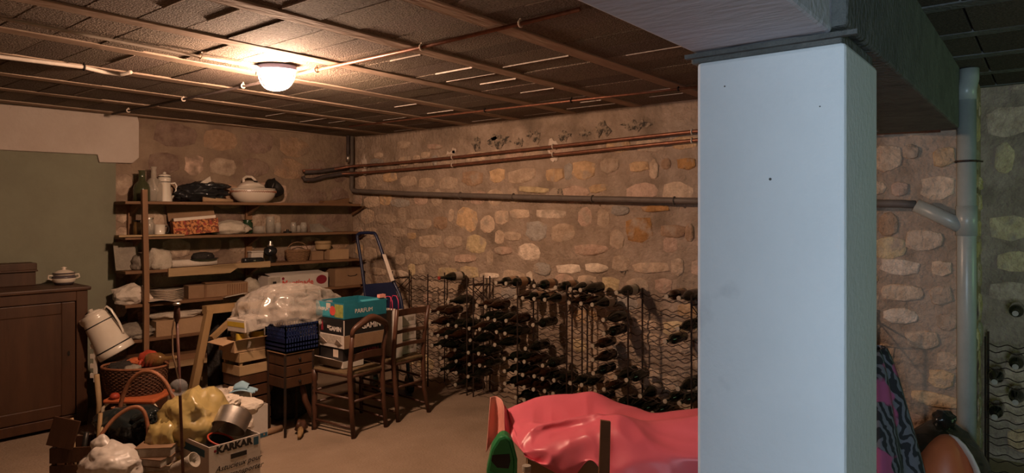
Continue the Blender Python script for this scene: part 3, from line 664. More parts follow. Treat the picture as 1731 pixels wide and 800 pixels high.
# -- top shelf
lathe_thing('carafe', 'dark green glass carafe at left end of the top shelf', 'carafe', [('glass', [(.0,.004),(.06,.0),(.066,.01),(.066,.11),(.055,.145),(.028,.175),(.025,.25),(.032,.262),(.028,.262),(.02,.25),(.024,.18),(.05,.145),(.06,.11),(.06,.01),(0,.008)], 'glass_green')], on(240,.17,0))
lathe_thing('glass_bottle', 'clear glass bottle with flared lip on the top shelf', 'bottle', [('glass', [(.0,.004),(.064,.0),(.07,.01),(.07,.14),(.05,.18),(.024,.205),(.02,.28),(.03,.298),(.026,.298),(.016,.28),(.02,.205),(.046,.18),(.064,.14),(.064,.01),(0,.008)], 'glass_clear')], on(260,.16,0))
t = lathe_thing('coffee_pot', 'white enamel coffee pot with black bands on top shelf', 'coffee pot', [('body', [(.0,0),(.062,0),(.063,.01),(.046,.17),(.05,.185),(.05,.215),(.0,.215)], 'enamel'), ('lid', [(.052,.215),(.045,.232),(.02,.24),(.012,.243),(.014,.255),(0,.262)], 'enamel'), ('band', [(.0475,.168),(.0475,.174),(.047,.174)], 'black_line'), ('band', [(.0525,.213),(.0525,.219),(.05,.219)], 'black_line')], on(278,.13,0), RZA)
part('handle', MB().tube([(.05,0,.16),(.085,0,.165),(.1,0,.14),(.095,0,.1),(.06,0,.03)], .008, 8), 'enamel', t, smooth=True)
part('spout', MB().tube([(-.05,0,.09),(-.08,0,.14),(-.09,0,.19)], [.014,.011,.008], 8), 'enamel', t, smooth=True)
t = thing('black_bag', 'black crumpled plastic tote heaped on the top shelf', 'bag', on(338,.16,0), RZA)
crumple('shell', 'black_plastic', t, (0,0,.085), (.215,.11,.09), 11, amp=.3, freq=3.0, ridge=.8, flat=.0); crumple('fold', 'black_plastic', t, (.1,0,.14), (.16,.1,.04), 12, amp=.25)
part('paper_scrap', MB().add([(-.02,-.06,.17),(.085,-.05,.16),(.09,0,.235),(.03,.02,.20)], [(0,1,2,3)]), 'paper', t, solid=.002)
o = part('paper_roll', MB().tube([(-.13,0,.024),(.13,0,.014)], [.024,.014], 14), 'cardboard', None, loc=on(368,.24,0), rot=(0,0,RZA-.05), smooth=True); tag(o, 'rolled brown paper lying on top shelf before the bowl', 'paper roll')
t = thing('tureen', 'large patterned cream earthenware bowl on the top shelf', 'bowl', on(429,.17,0), RZA)
part('bowl', MB().lathe([(0,0),(.13,.0),(.17,.03),(.205,.075),(.21,.11),(.204,.135),(.194,.135),(.2,.11),(.19,.075),(.15,.03),(0,.02)], 36, sy=.72), 'ceramic', t, smooth=True)
m = MB()
for i in range(30):
    a = 2*PI*i/30; m.tube([(.2125*math.cos(a+b), .2125*.72*math.sin(a+b), .112-.016*math.sin(abs(b)/.1047*PI/1)) for b in (-.1,-.05,0,.05,.1)], .0035, 4)
part('scallop_pattern', m, 'brown_dec', t)
part('painted_line', MB().tube([(.2095*math.cos(2*PI*i/40), .2095*.72*math.sin(2*PI*i/40), .124) for i in range(40)], .0018, 4, closed=True), 'blue_dec', t)
t = thing('pottery_cover', 'cream pottery lid with loop handle resting in the patterned bowl', 'cover', on(424,.15,0)+Vector((0,0,.115)), RZA, rot=(-.5,0,RZA))
part('dome', MB().lathe([(.14,0),(.135,.02),(.1,.06),(.05,.085),(0,.09)], 28, sy=.8), 'ceramic', t, smooth=True)
part('loop', MB().tube([(-.06,-.02,.07),(-.055,-.02,.115),(-.02,-.02,.14),(.03,-.02,.14),(.055,-.02,.11),(.06,-.02,.07)], .013, 8), 'ceramic', t, smooth=True)
part('steam_hole', MB().lathe([(.0,0),(.02,0),(.02,.004),(0,.004)], 14), 'black_line', t, loc=(.02,-.09,.045), rot=(.9,0,0))
t = thing('dark_ladle', 'dark metal pan propped behind the lid in the bowl', 'pan', on(458,.16,0)+Vector((0,0,.09)), RZA, rot=(-.3,.35,RZA))
part('pan', MB().lathe([(0,.0),(.085,.01),(.1,.06),(.095,.06),(.08,.016),(0,.008)], 24), 'metal_black', t, smooth=True, loc=(0,0,.03), rot=(1.2,0,0)); part('handle', MB().tube([(0,0,.06),(.02,.01,.14),(.0,.01,.17)], .016, 8), 'metal_black', t, smooth=True)
o = part('wood_offcut', MB().prism([(0,0),(.30,0),(.31,.06),(.24,.05),(.16,.035),(.02,.03)], .09), 'wood_brown', None, loc=on(546,.2,0), rot=(0,0,RZA)); tag(o, 'splintered wood offcut at right end of the top shelf', 'wood')
# -- second shelf
for i, (px, h, r, lb) in enumerate([(232,.12,.03,'small brown jar at far left of the second shelf'),(252,.14,.042,'clear glass jar beside the white mug')]):
    t = lathe_thing('jar', lb, 'jar', [('glass', [(0,.003),(r,0),(r,h*.75),(r*.8,h*.85),(r*.8,h),(r*.7,h),(r*.72,h*.85),(r*.92,h*.74),(r*.92,.01),(0,.008)], ['glass_amber','glass_jar'][i])], on(px,.17,1))
    part('lid', MB().lathe([(0,h),(r*.86,h),(r*.86,h+.014),(0,h+.014)], 18), 'metal_black' if i == 0 else 'steel', t)
t = lathe_thing('enamel_mug', 'white enamel mug beside the floral box', 'mug', [('cup', [(0,.0),(.04,0),(.042,.01),(.042,.095),(.038,.095),(.037,.012),(0,.01)], 'enamel')], on(270,.2,1), RZA)
part('handle', MB().tube([(.04,0,.08),(.07,0,.08),(.075,0,.05),(.065,0,.025),(.04,0,.02)], .006, 6), 'black_line', t, smooth=True)
t = thing('floral_box', 'brown flower-patterned cardboard box with open lid on shelf', 'box', on(330,.21,1)+Vector((0,0,.012)), rot=(0,-.09,RZA-.22))
part('body', open_box(.36,.2,.125), 'floral', t, bev=.002)
part('contents', MB().bb((-.17,-.095,.1),(.165,.05,.15)), 'paper', t, bev=.002)
part('lid', MB().bb((-.19,0,0),(.19,.012,.16)), 'cardboard_dark', t, loc=(0,.095,.125), rot=(-.4,0,0))
crumpled_thing('cloth_bag', 'white crumpled cloth bag beside the floral box', 'bag', 'cloth_cream', on(388,.2,1), (.17,.1,.065), 21, RZA)
lathe_thing('green_jar', 'dark green glass jar on the second shelf', 'jar', [('glass', [(0,.0),(.045,0),(.052,.02),(.05,.1),(.035,.115),(.05,.13),(.046,.13),(0,.12)], 'porcelain_green')], on(418,.13,1))
lathe_thing('onion_jar', 'cloudy glass dish beside the green jar on shelf', 'dish', [('glass', [(0,.0),(.05,0),(.06,.03),(.05,.07),(.045,.07),(.05,.03),(0,.01)], 'glass_jar')], on(438,.16,1))
for i, (px, h, r) in enumerate([(457,.16,.042),(470,.1,.03),(496,.1,.03),(505,.07,.02),(513,.1,.033)]):
    lathe_thing('glass_jar', ['tallest clear glass jar on the second shelf','clear tumbler just right of the tallest jar','left tumbler of the three standing close together','smallest glass between two tumblers on second shelf','right tumbler next to the folded paper'][i], 'glass', [('glass', [(0,.003),(r,0),(r,h*.8),(r*.85,h*.88),(r*.9,h),(r*.8,h),(r*.76,h*.88),(r*.9,h*.79),(r*.9,.01),(0,.008)], 'glass_jar')], on(px,.16,1), group='clear glassware on the second shelf')
o = part('lid_disc', MB().lathe([(0,0),(.04,0),(.04,.015),(.015,.02),(.012,.035),(0,.035)], 20), 'metal_black', None, loc=on(486,.22,1), smooth=False); tag(o, 'small dark knobbed lid lying on the second shelf', 'lid')
o = part('folded_paper', MB().add([(-.13,-.06,.0),(.13,-.05,.0),(.1,.05,.035),(-.08,.06,.075),(0,0,.085),(.02,-.1,-.0)], [(0,5,4),(5,1,4),(1,2,4),(2,3,4),(3,0,4)]), 'cloth_dull', None, loc=on(540,.16,1)+Vector((0,0,.002)), rot=(0,0,RZA), solid=.003); tag(o, 'tented sheet of folded paper on second shelf', 'paper')
part('loose_board', MB().bb((-.25,-.06,0),(.25,.06,.014)), 'wood_pale', None, loc=on(254,.28,1)+Vector((0,0,.0)), rot=(0,0,RZA)); tag(bpy.data.objects['loose_board'], 'thin pale board under the jars on second shelf', 'board')
# -- third shelf
o = part('leaning_panel', MB().bb((-.09,-.006,0),(.09,.006,.24)), 'cloth_dull', None, loc=on(216,.2,2)+Vector((0,0,.002)), rot=(-.32,0,RZA)); tag(o, 'pale sheet of card leaning at left end of third shelf', 'card')
crumpled_thing('rag', 'crumpled cream rag hanging over the third shelf edge', 'rag', 'cloth_cream', on(268,.24,2)+Vector((0,0,-.0)), (.09,.07,.09), 31, RZA, amp=.4)
crumpled_thing('rag', 'dull grey rag next to the leaning card', 'rag', 'cloth_dull', on(240,.2,2), (.08,.08,.07), 32, RZA, amp=.3)
o = part('paper_roll', MB().tube([(-.21,0,.034),(.21,0,.034)], .033, 16), 'pink_pale', None, loc=on(324,.2,2), rot=(0,0,RZA), smooth=True); o.data.materials[0] = M['paper']; tag(o, 'long pale roll of wallpaper on the third shelf', 'paper roll')
t = thing('flat_cap', 'black peaked cap lying on the wallpaper roll', 'cap', on(343,.19,2)+Vector((0,0,.066)), RZA)
part('crown', MB().lathe([(.095,0),(.1,.02),(.08,.05),(.03,.06),(0,.06)], 24, sy=.7), 'cloth_black', t, smooth=True); part('peak', MB().lathe([(0,0),(.12,0),(.12,.006),(0,.006)], 24, sy=.5), 'cloth_black', t, loc=(0,-.04,.0))
part('badge', MB().lathe([(0,0),(.008,0),(0,.006)], 10), 'steel', t, loc=(.02,-.075,.03), rot=(PI/2,0,0))
o = part('plank', MB().prism([(0,0),(.52,.0),(.60,.05),(.55,.075),(0,.07)], .02), 'wood_pale', None, loc=on(285,.345,2)+Vector((0,0,-.062)), rot=(0,0,RZA)); tag(o, 'short pale plank hooked along front edge of third shelf', 'plank')
o = part('plank', MB().prism([(0,.02),(.5,.0),(.62,.0),(.62,.055),(.1,.045)], .02), 'wood_pale', None, loc=on(342,.345,2)+Vector((0,0,-.03)), rot=(0,0,RZA)); tag(o, 'longer pale plank along third shelf edge under the black case', 'plank')
t = thing('black_case', 'small black spectacle case on the third shelf', 'case', on(427,.24,2), RZA); part('case_body', MB().box((0,0,.03),(.2,.08,.056)), 'black_plastic', t, bev=.022); part('clasp', MB().box((0,-.042,.033),(.02,.006,.01)), 'steel', t)
t = thing('tin', 'pale square tin behind the black case', 'tin', on(432,.13,2), RZA); part('tin_body', MB().box((0,0,.05),(.12,.09,.1)), 'carton_white', t, bev=.012); part('tin_lid', MB().box((0,0,.107),(.124,.094,.014)), 'carton_white', t, bev=.005)
t = lathe_thing('oil_lamp', 'dark polished oil lamp with round reservoir on third shelf', 'oil lamp', [('foot', [(0,0),(.05,0),(.05,.012),(.02,.03),(.016,.06)], 'metal_black'), ('reservoir', [(.016,.06),(.05,.075),(.065,.105),(.055,.135),(.025,.15)], 'black_plastic'), ('burner', [(.025,.15),(.03,.155),(.03,.17),(.018,.185),(.022,.2),(.012,.215),(0,.22)], 'steel')], on(457,.17,2))
t = thing('wicker_basket', 'small oval tan basket with thin hoop handle on third shelf', 'basket', on(503,.17,2), RZA)
woven(t, .125, .08, .10, .22, 9, 'basket_tan', stakes=16, rad=.006); part('hoop_handle', MB().tube([(.11*math.cos(PI*i/12), 0, .1+.085*math.sin(PI*i/12)) for i in range(13)], .005, 6), 'basket_tan', t, smooth=True)
t = carton('wooden_box', 'tan wooden box at right end of the third shelf', 'cardboard', on(568,.2,2), .22,.14,.10, RZA, open_=True)
t = carton('cigar_box', 'small brown box between tan basket and wooden box', 'cardboard_dark', on(533,.17,2), .13,.1,.09, RZA)
lathe_thing('round_box', 'round wooden box perched on the small brown box', 'box', [('drum', [(0,0),(.075,0),(.078,.01),(.078,.06),(.07,.06)], 'wood_pale'), ('lid', [(.082,.055),(.082,.08),(.07,.088),(0,.088)], 'wood_pale')], on(546,.15,2)+Vector((0,0,.1015)), RZA)
# -- fourth shelf
crumpled_thing('paper_bag', 'crumpled pale paper bags at left end of fourth shelf', 'paper bag', 'paper', on(222,.18,3), (.12,.1,.08), 41, RZA, amp=.35)
t = thing('plate_stack', 'stack of shallow plates behind the wooden upright', 'plates', on(281,.19,3))
for k in range(7): part('plate', MB().lathe([(0,.002),(.08,.0),(.135,.016),(.138,.019),(.08,.006),(0,.006)], 28), 'ceramic', t, loc=(0,0,k*.0135), smooth=True)
o = part('paper_sheet', MB().grid(lambda u,v: ((u-.5)*.26, (v-.5)*.16, .02*math.sin(u*6)*u+.022), 10, 4), 'paper', None, loc=on(275,.31,3)+Vector((0,0,-.0)), rot=(0,0,RZA), solid=.002); tag(o, 'loose curled sheet of paper at fourth shelf edge', 'paper')
t = thing('sewing_box', 'long brown wooden box with ribbed end on fourth shelf', 'wooden box', on(365,.19,3), rot=(0,0,RZA-.04))
part('body', MB().bb((-.26,-.08,0),(.26,.08,.115)), 'cardboard_dark', t, bev=.004); part('trim_strip', MB().bb((-.13,-.084,0),(-.11,-.08,.118)), 'wood_brown', t)
for k in range(9): part('rib', MB().bb((.07+.021*k,-.084,.01),(.08+.021*k,-.08,.105)), 'wood_brown', t)
part('lid_board', MB().bb((-.12,-.07,.118),(.12,.06,.13)), 'wood_brown', t, rot=(0,.02,0))
crumpled_thing('rag', 'cream crumpled rag beside the lettered fruit box', 'rag', 'cloth_cream', on(424,.17,3), (.07,.07,.07), 43, RZA, amp=.35)
o = part('card_sheet', MB().box((0,0,0),(.2,.09,.004)), 'paper', None, loc=on(396,.33,3)+Vector((0,0,.008)), rot=(-.1,-.12,RZA)); tag(o, 'pale card sticking out below the long brown box', 'card')
t = carton('fruit_carton', 'white fruit carton with red lettering on fourth shelf', 'carton_white', on(497,.19,3), .64,.2,.15, RZA+.03, open_=True)
text('Montinade', .078, 'print_red', t, (-.015,-.1008,.07), FRONT, bold=.002)
o = part('fruit_print', MB().lathe([(0,0),(.06,0),(0,.0012)], 20, sy=.75), 'print_maroon', t, loc=(.245,-.1005,.085), rot=FRONT)
part('emblem_print', MB().lathe([(0,0),(.014,0),(0,.0012)], 14), 'print_maroon', t, loc=(-.17,-.1005,.12), rot=FRONT)
part('end_panel', MB().bb((-.32,-.1012,.004),(-.2,-.1002,.14)), 'newsprint', t); part('hand_slot', MB().bb((-.275,-.102,.08),(-.24,-.1005,.1)), 'print_black', t)
part('lid_flap', MB().bb((-.3,0,0),(.28,.11,.004)), 'carton_white', t, loc=(0,-.09,.152), rot=(.15,0,0))
t = carton('archive_box', 'plain grey-brown box with slot handle on fourth shelf', 'cardboard_dark', on(580,.16,3), .34,.26,.175, RZA)
part('slot_handle', MB().tube([(-.055,0,.006),(-.03,0,-.004),(.03,0,-.002),(.055,0,.012)], .007, 6, sq=.5), 'print_black', t, loc=(.03,-.131,.1))
# -- fifth and sixth shelves
carton('cardboard_box', 'brown cardboard box under white cloth on fifth shelf', 'cardboard', on(297,.17,4), .40,.26,.13, RZA)
crumpled_thing('folded_cloth', 'white folded cloth laid over the brown cardboard box', 'cloth', 'cloth_cream', on(296,.17,4)+Vector((0,0,.132)), (.2,.1,.032), 51, RZA, amp=.2)
crumpled_thing('plastic_bag', 'dull crumpled plastic behind the enamel pitcher on fifth shelf', 'bag', 'cloth_dull', on(222,.2,4), (.15,.1,.06), 52, RZA, amp=.3)
o = part('board', MB().bb((-.25,-.1,0),(.25,.1,.018)), 'wood_pale', None, loc=on(300,.28,5)+Vector((0,0,.0)), rot=(0,0,RZA+.03)); tag(o, 'pale board on the lowest shelf behind the iron rod', 'board')
o = part('board', MB().bb((-.2,-.08,0),(.2,.08,.05)), 'wood_brown', None, loc=on(298,.14,5)+Vector((0,0,.019)), rot=(0,0,RZA)); tag(o, 'brown offcut lying on the pale board on lowest shelf', 'board')
# ================================================================== left: cabinet and what stands on and beside it
RC = -.03
cab = thing('cabinet', 'dark brown panelled wooden cabinet at the left edge', 'cabinet', (1.18, 5.93, 0), RC)
W_, D_, H_ = 1.6, .46, 1.02
part('carcass', MB().bb((-W_/2,-D_/2+.02,.03),(W_/2,D_/2,H_)), 'wood_dark', cab, bev=.004)
part('top_board', MB().bb((-W_/2-.02,-D_/2-.025,H_),(W_/2+.02,D_/2,H_+.028)), 'wood_dark', cab, bev=.008)
for sx in (-1, 1): part('side_stile', MB().bb((sx*(W_/2-.075),-D_/2-.008,.03),(sx*W_/2,-D_/2+.02,H_)), 'wood_dark', cab, bev=.004)
part('top_rail', MB().bb((-W_/2+.075,-D_/2-.008,H_-.075),(W_/2-.075,-D_/2+.02,H_)), 'wood_dark', cab, bev=.004)
part('bottom_rail', MB().bb((-W_/2+.075,-D_/2-.008,.03),(W_/2-.075,-D_/2+.02,.1)), 'wood_dark', cab, bev=.004)
for i, (a, b) in enumerate(((-W_/2+.08,-.003),(.003,W_/2-.08))):
    d = part('door', MB().bb((a+.09,-D_/2+.002,.19),(b-.09,-D_/2+.012,H_-.165)), 'wood_dark', cab)
    for (x0,x1,z0,z1) in ((a,a+.09,.105,H_-.08),(b-.09,b,.105,H_-.08),(a+.09,b-.09,.105,.19),(a+.09,b-.09,H_-.165,H_-.08)): part('door_frame', MB().bb((x0,-D_/2-.004,z0),(x1,-D_/2+.018,z1)), 'wood_dark', d, bev=.006)
    kx = b-.045 if i == 1 else a+.045
    part('key_plate', MB().lathe([(0,0),(.012,0),(.012,.003),(0,.003)], 12, sx=.7, sy=1.6), 'metal_black', d, loc=(kx,-D_/2-.004,.56), rot=FRONT)
for sx in (-1,1):
    for sy in (-1,1): part('foot', MB().bb((sx*(W_/2-.07),sy*(D_/2-.03)-.02,0),(sx*W_/2,sy*(D_/2-.03)+.02,.03)), 'wood_dark', cab)
q = atz(66, 482, 1.05)
t = thing('wooden_chest', 'brown wooden box with overhanging lid on the dark cabinet', 'box', (q.x-.28, q.y+.16, 1.049), RC)
part('body', MB().bb((-.27,-.13,0),(.27,.13,.11)), 'wood_dark', t, bev=.004); part('lid', MB().bb((-.285,-.145,.115),(.275,.14,.17)), 'wood_dark', t, bev=.006)
part('moulding', MB().bb((-.29,-.15,.105),(.28,.145,.117)), 'wood_dark', t, bev=.003)
q = atz(108, 481, 1.049)
t = lathe_thing('sugar_pot', 'cream lidded pottery jar with dark decoration on the cabinet', 'pot', [('body', [(0,0),(.055,0),(.075,.025),(.08,.05),(.07,.075),(.062,.08)], 'ceramic'), ('lid', [(.075,.082),(.07,.092),(.04,.108),(.012,.114),(.012,.12),(.02,.13),(0,.138)], 'ceramic'), ('painted_band', [(.0705,.074),(.0775,.06),(.0805,.052),(.080,.05)], 'blue_dec'), ('painted_band', [(.076,.083),(.072,.092),(.071,.09)], 'blue_dec'), ('painted_band', [(.058,.0),(.07,.018),(.071,.022),(.066,.016)], 'blue_dec')], (q.x,q.y,1.049), RC)
for sx in (-1,1): part('ear', MB().tube([(sx*.07,0,.07),(sx*.1,0,.075),(sx*.105,0,.05),(sx*.08,0,.04)], .007, 8), 'ceramic', t, smooth=True)
# dark trunk, pitcher, rail
t = thing('trunk', 'dark wooden trunk in the gap between cabinet and shelving', 'trunk', (2.235, 5.53, 0), -.03)
part('body', MB().bb((-.2,-.15,0),(.2,.15,.42)), 'wood_dark', t, bev=.006); part('lid', MB().bb((-.21,-.16,.425),(.21,.16,.48)), 'wood_dark', t, bev=.01)
part('strap', MB().bb((-.03,-.165,.02),(.03,-.15,.44)), 'cloth_black', t)
q = atd(199, 588, 5.1)
pt = thing('enamel_pitcher', 'large cream enamel pitcher with black bands tilted on the trunk', 'pitcher', (q.x, q.y, .54), rot=Vector((0,0,0)))
pt.rotation_euler = (Matrix.Rotation(AZ-PI/2,3,'Z') @ Matrix.Rotation(-.50,3,'Y') @ Matrix.Rotation(.12,3,'X')).to_euler()
part('body', MB().lathe([(0,0),(.125,0),(.13,.006),(.13,.05),(.122,.055),(.095,.29),(.09,.295),(.094,.31),(.088,.345),(.083,.345),(.088,.31),(.085,.29),(.118,.02),(0,.012)], 32), 'enamel', pt, smooth=True)
for r, z in ((.1285,.052),(.0985,.255)): part('band', MB().lathe([(r-.002,z),(r+.001,z+.001),(r+.0005,z+.009),(r-.003,z+.01)], 32), 'black_line', pt)
part('handle', MB().tube([(.085,0,.335),(.12,0,.345),(.135,0,.31),(.135,0,.2),(.125,0,.13),(.115,0,.11)], .012, 8, sq=.6), 'enamel', pt, smooth=True)
part('spout', MB().tube([(-.075,0,.30),(-.105,0,.335),(-.115,0,.36)], [.035,.025,.014], 10), 'enamel', pt, smooth=True)
part('knob', MB().lathe([(.07,.345),(.05,.36),(.015,.366),(.018,.38),(0,.386)], 16), 'enamel', pt, smooth=True)
rp = atd(159, 646, 5.02); t = thing('plastic_rail', 'white notched plastic rail hung on the cabinet side', 'rail', rp, AZ-PI/2)
part('spine', MB().bb((.0,-.01,0),(.022,.01,.37)), 'white_plastic', t, bev=.002)
for k in range(5): part('tooth', MB().bb((-.026,-.01,.03+.072*k),(.002,.012,.066+.072*k)), 'white_plastic', t, bev=.003)
# stool with wicker basket
q = atd(232, 665, 4.8)
st = thing('stool', 'low orange stool with cream tube legs under the wicker basket', 'stool', (q.x, q.y, 0), AZ-PI/2)
part('seat', MB().box((0.02,0,.295),(.36,.30,.03)), 'orange', st, bev=.014)
for sx in (-1,1):
    for sy in (-1,1): part('leg', MB().tube([(sx*.15+.02,sy*.12,.285),(sx*.185+.02,sy*.13,.25),(sx*.19+.02,sy*.14,0)], .012, 8), 'cream_tube', st, smooth=True)
part('knob', MB().lathe([(0,0),(.03,.004),(.034,.02),(.02,.038),(0,.04)], 14), 'rubber_red', st, loc=(-.09,-.12,.31), smooth=True)
bk = thing('wicker_basket', 'large dark brown wicker basket resting on the orange stool', 'basket', (q.x-.02, q.y+.03, .312), AZ-PI/2)
bk.location = Vector((q.x, q.y, .312)) + Vector((SA_, -CA, 0))*(-.045) + Vector((CA, SA_, 0))*.05
woven(bk, .225, .15, .19, .16, 15, 'wicker', stakes=30, rad=.0055, rim='wicker_hoop')
bl = bk.location
def near(t, dx, dy, dz): return Vector(t) + Vector((SA_,-CA,0))*dx + Vector((CA,SA_,0))*dy + Vector((0,0,dz))   # right, away, up
o = crumpled_thing('dark_cloth', 'dark brown cloth stuffed into the wicker basket', 'cloth', 'cloth_black', near(bl,-.08,0,.10), (.11,.10,.07), 61, 0, amp=.3)
o = crumpled_thing('rope_coil', 'pale knotted cord lying in the wicker basket', 'cord', 'cloth_dull', near(bl,.02,-.06,.165), (.05,.035,.022), 62, 0, amp=.6)
t = thing('glove', 'orange rubber glove flopped over the basket contents', 'glove', near(bl,.05,.02,.17), AZ-PI/2)
crumple('palm', 'rubber_red', t, (.03,.02,.05), (.08,.04,.075), 63, amp=.2); crumple('cuff', 'orange', t, (-.06,.02,.04), (.06,.05,.03), 64, amp=.25)
for k in range(4): part('finger', MB().tube([(.0+.025*k,-.0,.06),(.0+.026*k,-.04,.05),(.0+.027*k,-.06,.02)], [.013,.012,.009], 8), 'rubber_red', t, smooth=True)
t = thing('flask', 'brown glass flask lying at the right of wicker basket', 'bottle', near(bl,.1,-.02,.235), rot=(0,PI/2-.08,AZ-PI/2))
part('glass', MB().lathe([(0,0),(.04,.0),(.047,.02),(.047,.085),(.035,.11),(.016,.13),(.014,.2),(.018,.21),(0,.21)], 20), 'glass_amber', t, smooth=True); part('cork', MB().lathe([(0,.205),(.012,.205),(.012,.225),(0,.225)], 12), 'cardboard', t)
o = part('broom_handle', MB().tube([(0,0,0),(.006,.0,.25),(.0,.02,.46)], [.018,.017,.02], 8), 'wood_pale', None, loc=atz(166,745,0), smooth=True); o.location = atd(166,738,4.75); o.location.z = 0; tag(o, 'short pale wooden stick standing by the cabinet corner', 'stick')
# ================================================================== left foreground heap
q = atd(246, 740, 4.15); q.z = 0
hb = thing('hoop_basket', 'big gathering basket with tall bentwood hoop handle', 'basket', q, AZ-PI/2)
woven(hb, .21, .17, .2, .15, 14, 'wicker', stakes=24, rad=.0065, rim='wicker_hoop')
part('hoop_handle', MB().tube([(.185*math.cos(PI*i/20)+.012, .0, .2+.425*math.sin(PI*i/20)**.8) for i in range(21)], .013, 8), 'wicker_hoop', hb, smooth=True)
m = MB()
for k in range(4): m.tube([(-.185+.02*math.cos(2*PI*i/10), .02*math.sin(2*PI*i/10), .40-.03*k) for i in range(10)], .006, 5, closed=True)
part('binding', m, 'wicker_hoop', hb)
t = thing('bin_bag', 'shiny black bin bag slumped on the hoop basket', 'bag', near(q,-.05,-.06,.20), AZ-PI/2)
crumple('bag', 'bin_bag', t, (0,0,.11), (.225,.16,.12), 71, amp=.22, flat=.0); crumple('knot', 'bin_bag', t, (.15,-.1,.14), (.09,.05,.045), 72, amp=.5, rot=(0,-.25,0))
q2 = atd(195, 790, 3.72); q2.z = 0
fb = thing('round_basket', 'small round wicker basket holding a white plastic bag', 'basket', q2, AZ-PI/2)
woven(fb, .155, .15, .13, .12, 10, 'wicker', stakes=20, rad=.006, rim='wicker_hoop')
pts = [(-.15,-.04,.13),(-.145,-.01,.22),(-.12,.04,.33),(-.07,.10,.43),(.01,.14,.485),(.07,.155,.46),(.10,.15,.33),(.08,.13,.13)]
part('hoop_handle', MB().tube(sp(pts), .011, 8), 'wicker_hoop', fb, smooth=True)
t = thing('plastic_bag', 'white crumpled plastic bag filling the small round basket', 'bag', near(q2,.0,-.03,.10), AZ-PI/2)
crumple('bag', 'bag_white', t, (0,0,.11), (.14,.12,.11), 73, amp=.19, freq=3.0, flat=.0, ridge=.9, sub=5); crumple('ear', 'bag_white', t, (-.07,.02,.21), (.05,.03,.05), 74, amp=.6)
q3 = atd(262, 790, 3.78); q3.z = 0
bz = 0; rb = random.Random(8)
for k in range(7):
    hh = rb.uniform(.032,.055); w_, d_ = rb.uniform(.17,.22), rb.uniform(.13,.16)
    t = thing('book', ['lowest thick','second','third','middle','fifth','sixth','topmost'][k] + ' old book in the pile below the black bag', 'book', near(q3, rb.uniform(-.01,.015), rb.uniform(-.01,.01), bz), AZ-PI/2+rb.uniform(-.25,.25), group='pile of old books')
    part('pages', MB().bb((-w_/2+.004,-d_/2+.004,.004),(w_/2-.004,d_/2-.004,hh-.004)), 'newsprint', t); c_ = ['book_a','book_b','book_c'][k % 3]
    part('cover', MB().bb((-w_/2,-d_/2,0),(w_/2,d_/2,.004)).bb((-w_/2,-d_/2,hh-.004),(w_/2,d_/2,hh)).bb((-w_/2,d_/2-.004,0),(w_/2,d_/2,hh)), c_, t); bz += hh+.0005
q4 = atd(140, 790, 3.9); q4.z = 0
t = thing('tool_crate', 'dark open wooden crate of oddments at lower left', 'crate', q4, AZ-PI/2+.15); slats(t, .25, .22, .28, 3, 'wood_dark')
for k, (a, b, c, d, r, mt) in enumerate([(-.05,.02,-.09,.40,.01,'wood_pale'),(.04,.05,.06,.42,.012,'wood_trestle'),(.08,-.02,.11,.36,.008,'wood_pale'),(.0,-.05,.04,.34,.014,'metal_black')]):
    o = part('wooden_stick' if k != 3 else 'iron_bar', MB().tube([(0,0,0),(c-a,.02,d-.02)], r, 7), mt, None, loc=near(q4,a,b,.02), rot=(0,0,AZ-PI/2), smooth=True)
    tag(o, ['thin pale stick leaning left out of the dark crate','tallest stick standing in the dark crate','short pale stick leaning right in the dark crate','black iron bar standing in the dark crate'][k], 'stick' if k != 3 else 'bar')
o = part('tray', MB().box((0,0,.09),(.15,.012,.16)), 'wood_dark', None, loc=near(q4,-.055,-.125,.275), rot=(-.15,.2,AZ-PI/2), bev=.003); tag(o, 'dark tilted wooden tray resting on the crate', 'tray')
# iron rod stand with a glass ball on a cord
zp = 3.52; top = atd(299, 512, zp); bot = atd(312, 860, zp); bot.z = 0
bx = bot; tl = top-bx
rs = thing('rod_stand', 'thin rusty iron rod stand with glass ball hanging from cord', 'stand', bx)
part('rod', MB().tube([(0,0,.01), tl*.5, tl-Vector((0,0,.08))], .0075, 8), 'rust', rs, smooth=True)
part('ferrule', MB().tube([tl-Vector((0,0,.10)), tl-Vector((0,0,.08)), tl-Vector((0,0,.035)), tl-Vector((0,0,.012))], [.008,.017,.015,.009], 12), 'rust', rs, smooth=True)
part('tip', MB().lathe([(0,0),(.018,.001),(.02,.006),(.014,.012),(0,.013)], 14, c=tl-Vector((0,0,.012))), 'steel', rs, smooth=True)
part('foot', MB().lathe([(0,0),(.11,0),(.11,.01),(.02,.02),(0,.02)], 24), 'rust', rs)
bc = atd(302, 655, zp-.03)-bx
part('cord', MB().tube([tl-Vector((0,0,.006)), atd(291,560,zp-.02)-bx, atd(292,600,zp-.02)-bx, bc+Vector((0,0,.04))], .004, 6), 'cord', rs, smooth=True)
bm = MB().lathe([(.001+.043*math.sin(PI*i/14), -.043*math.cos(PI*i/14)) for i in range(15)], 24, c=bc)
part('glass_ball', bm, 'glass_ball', rs, smooth=True)
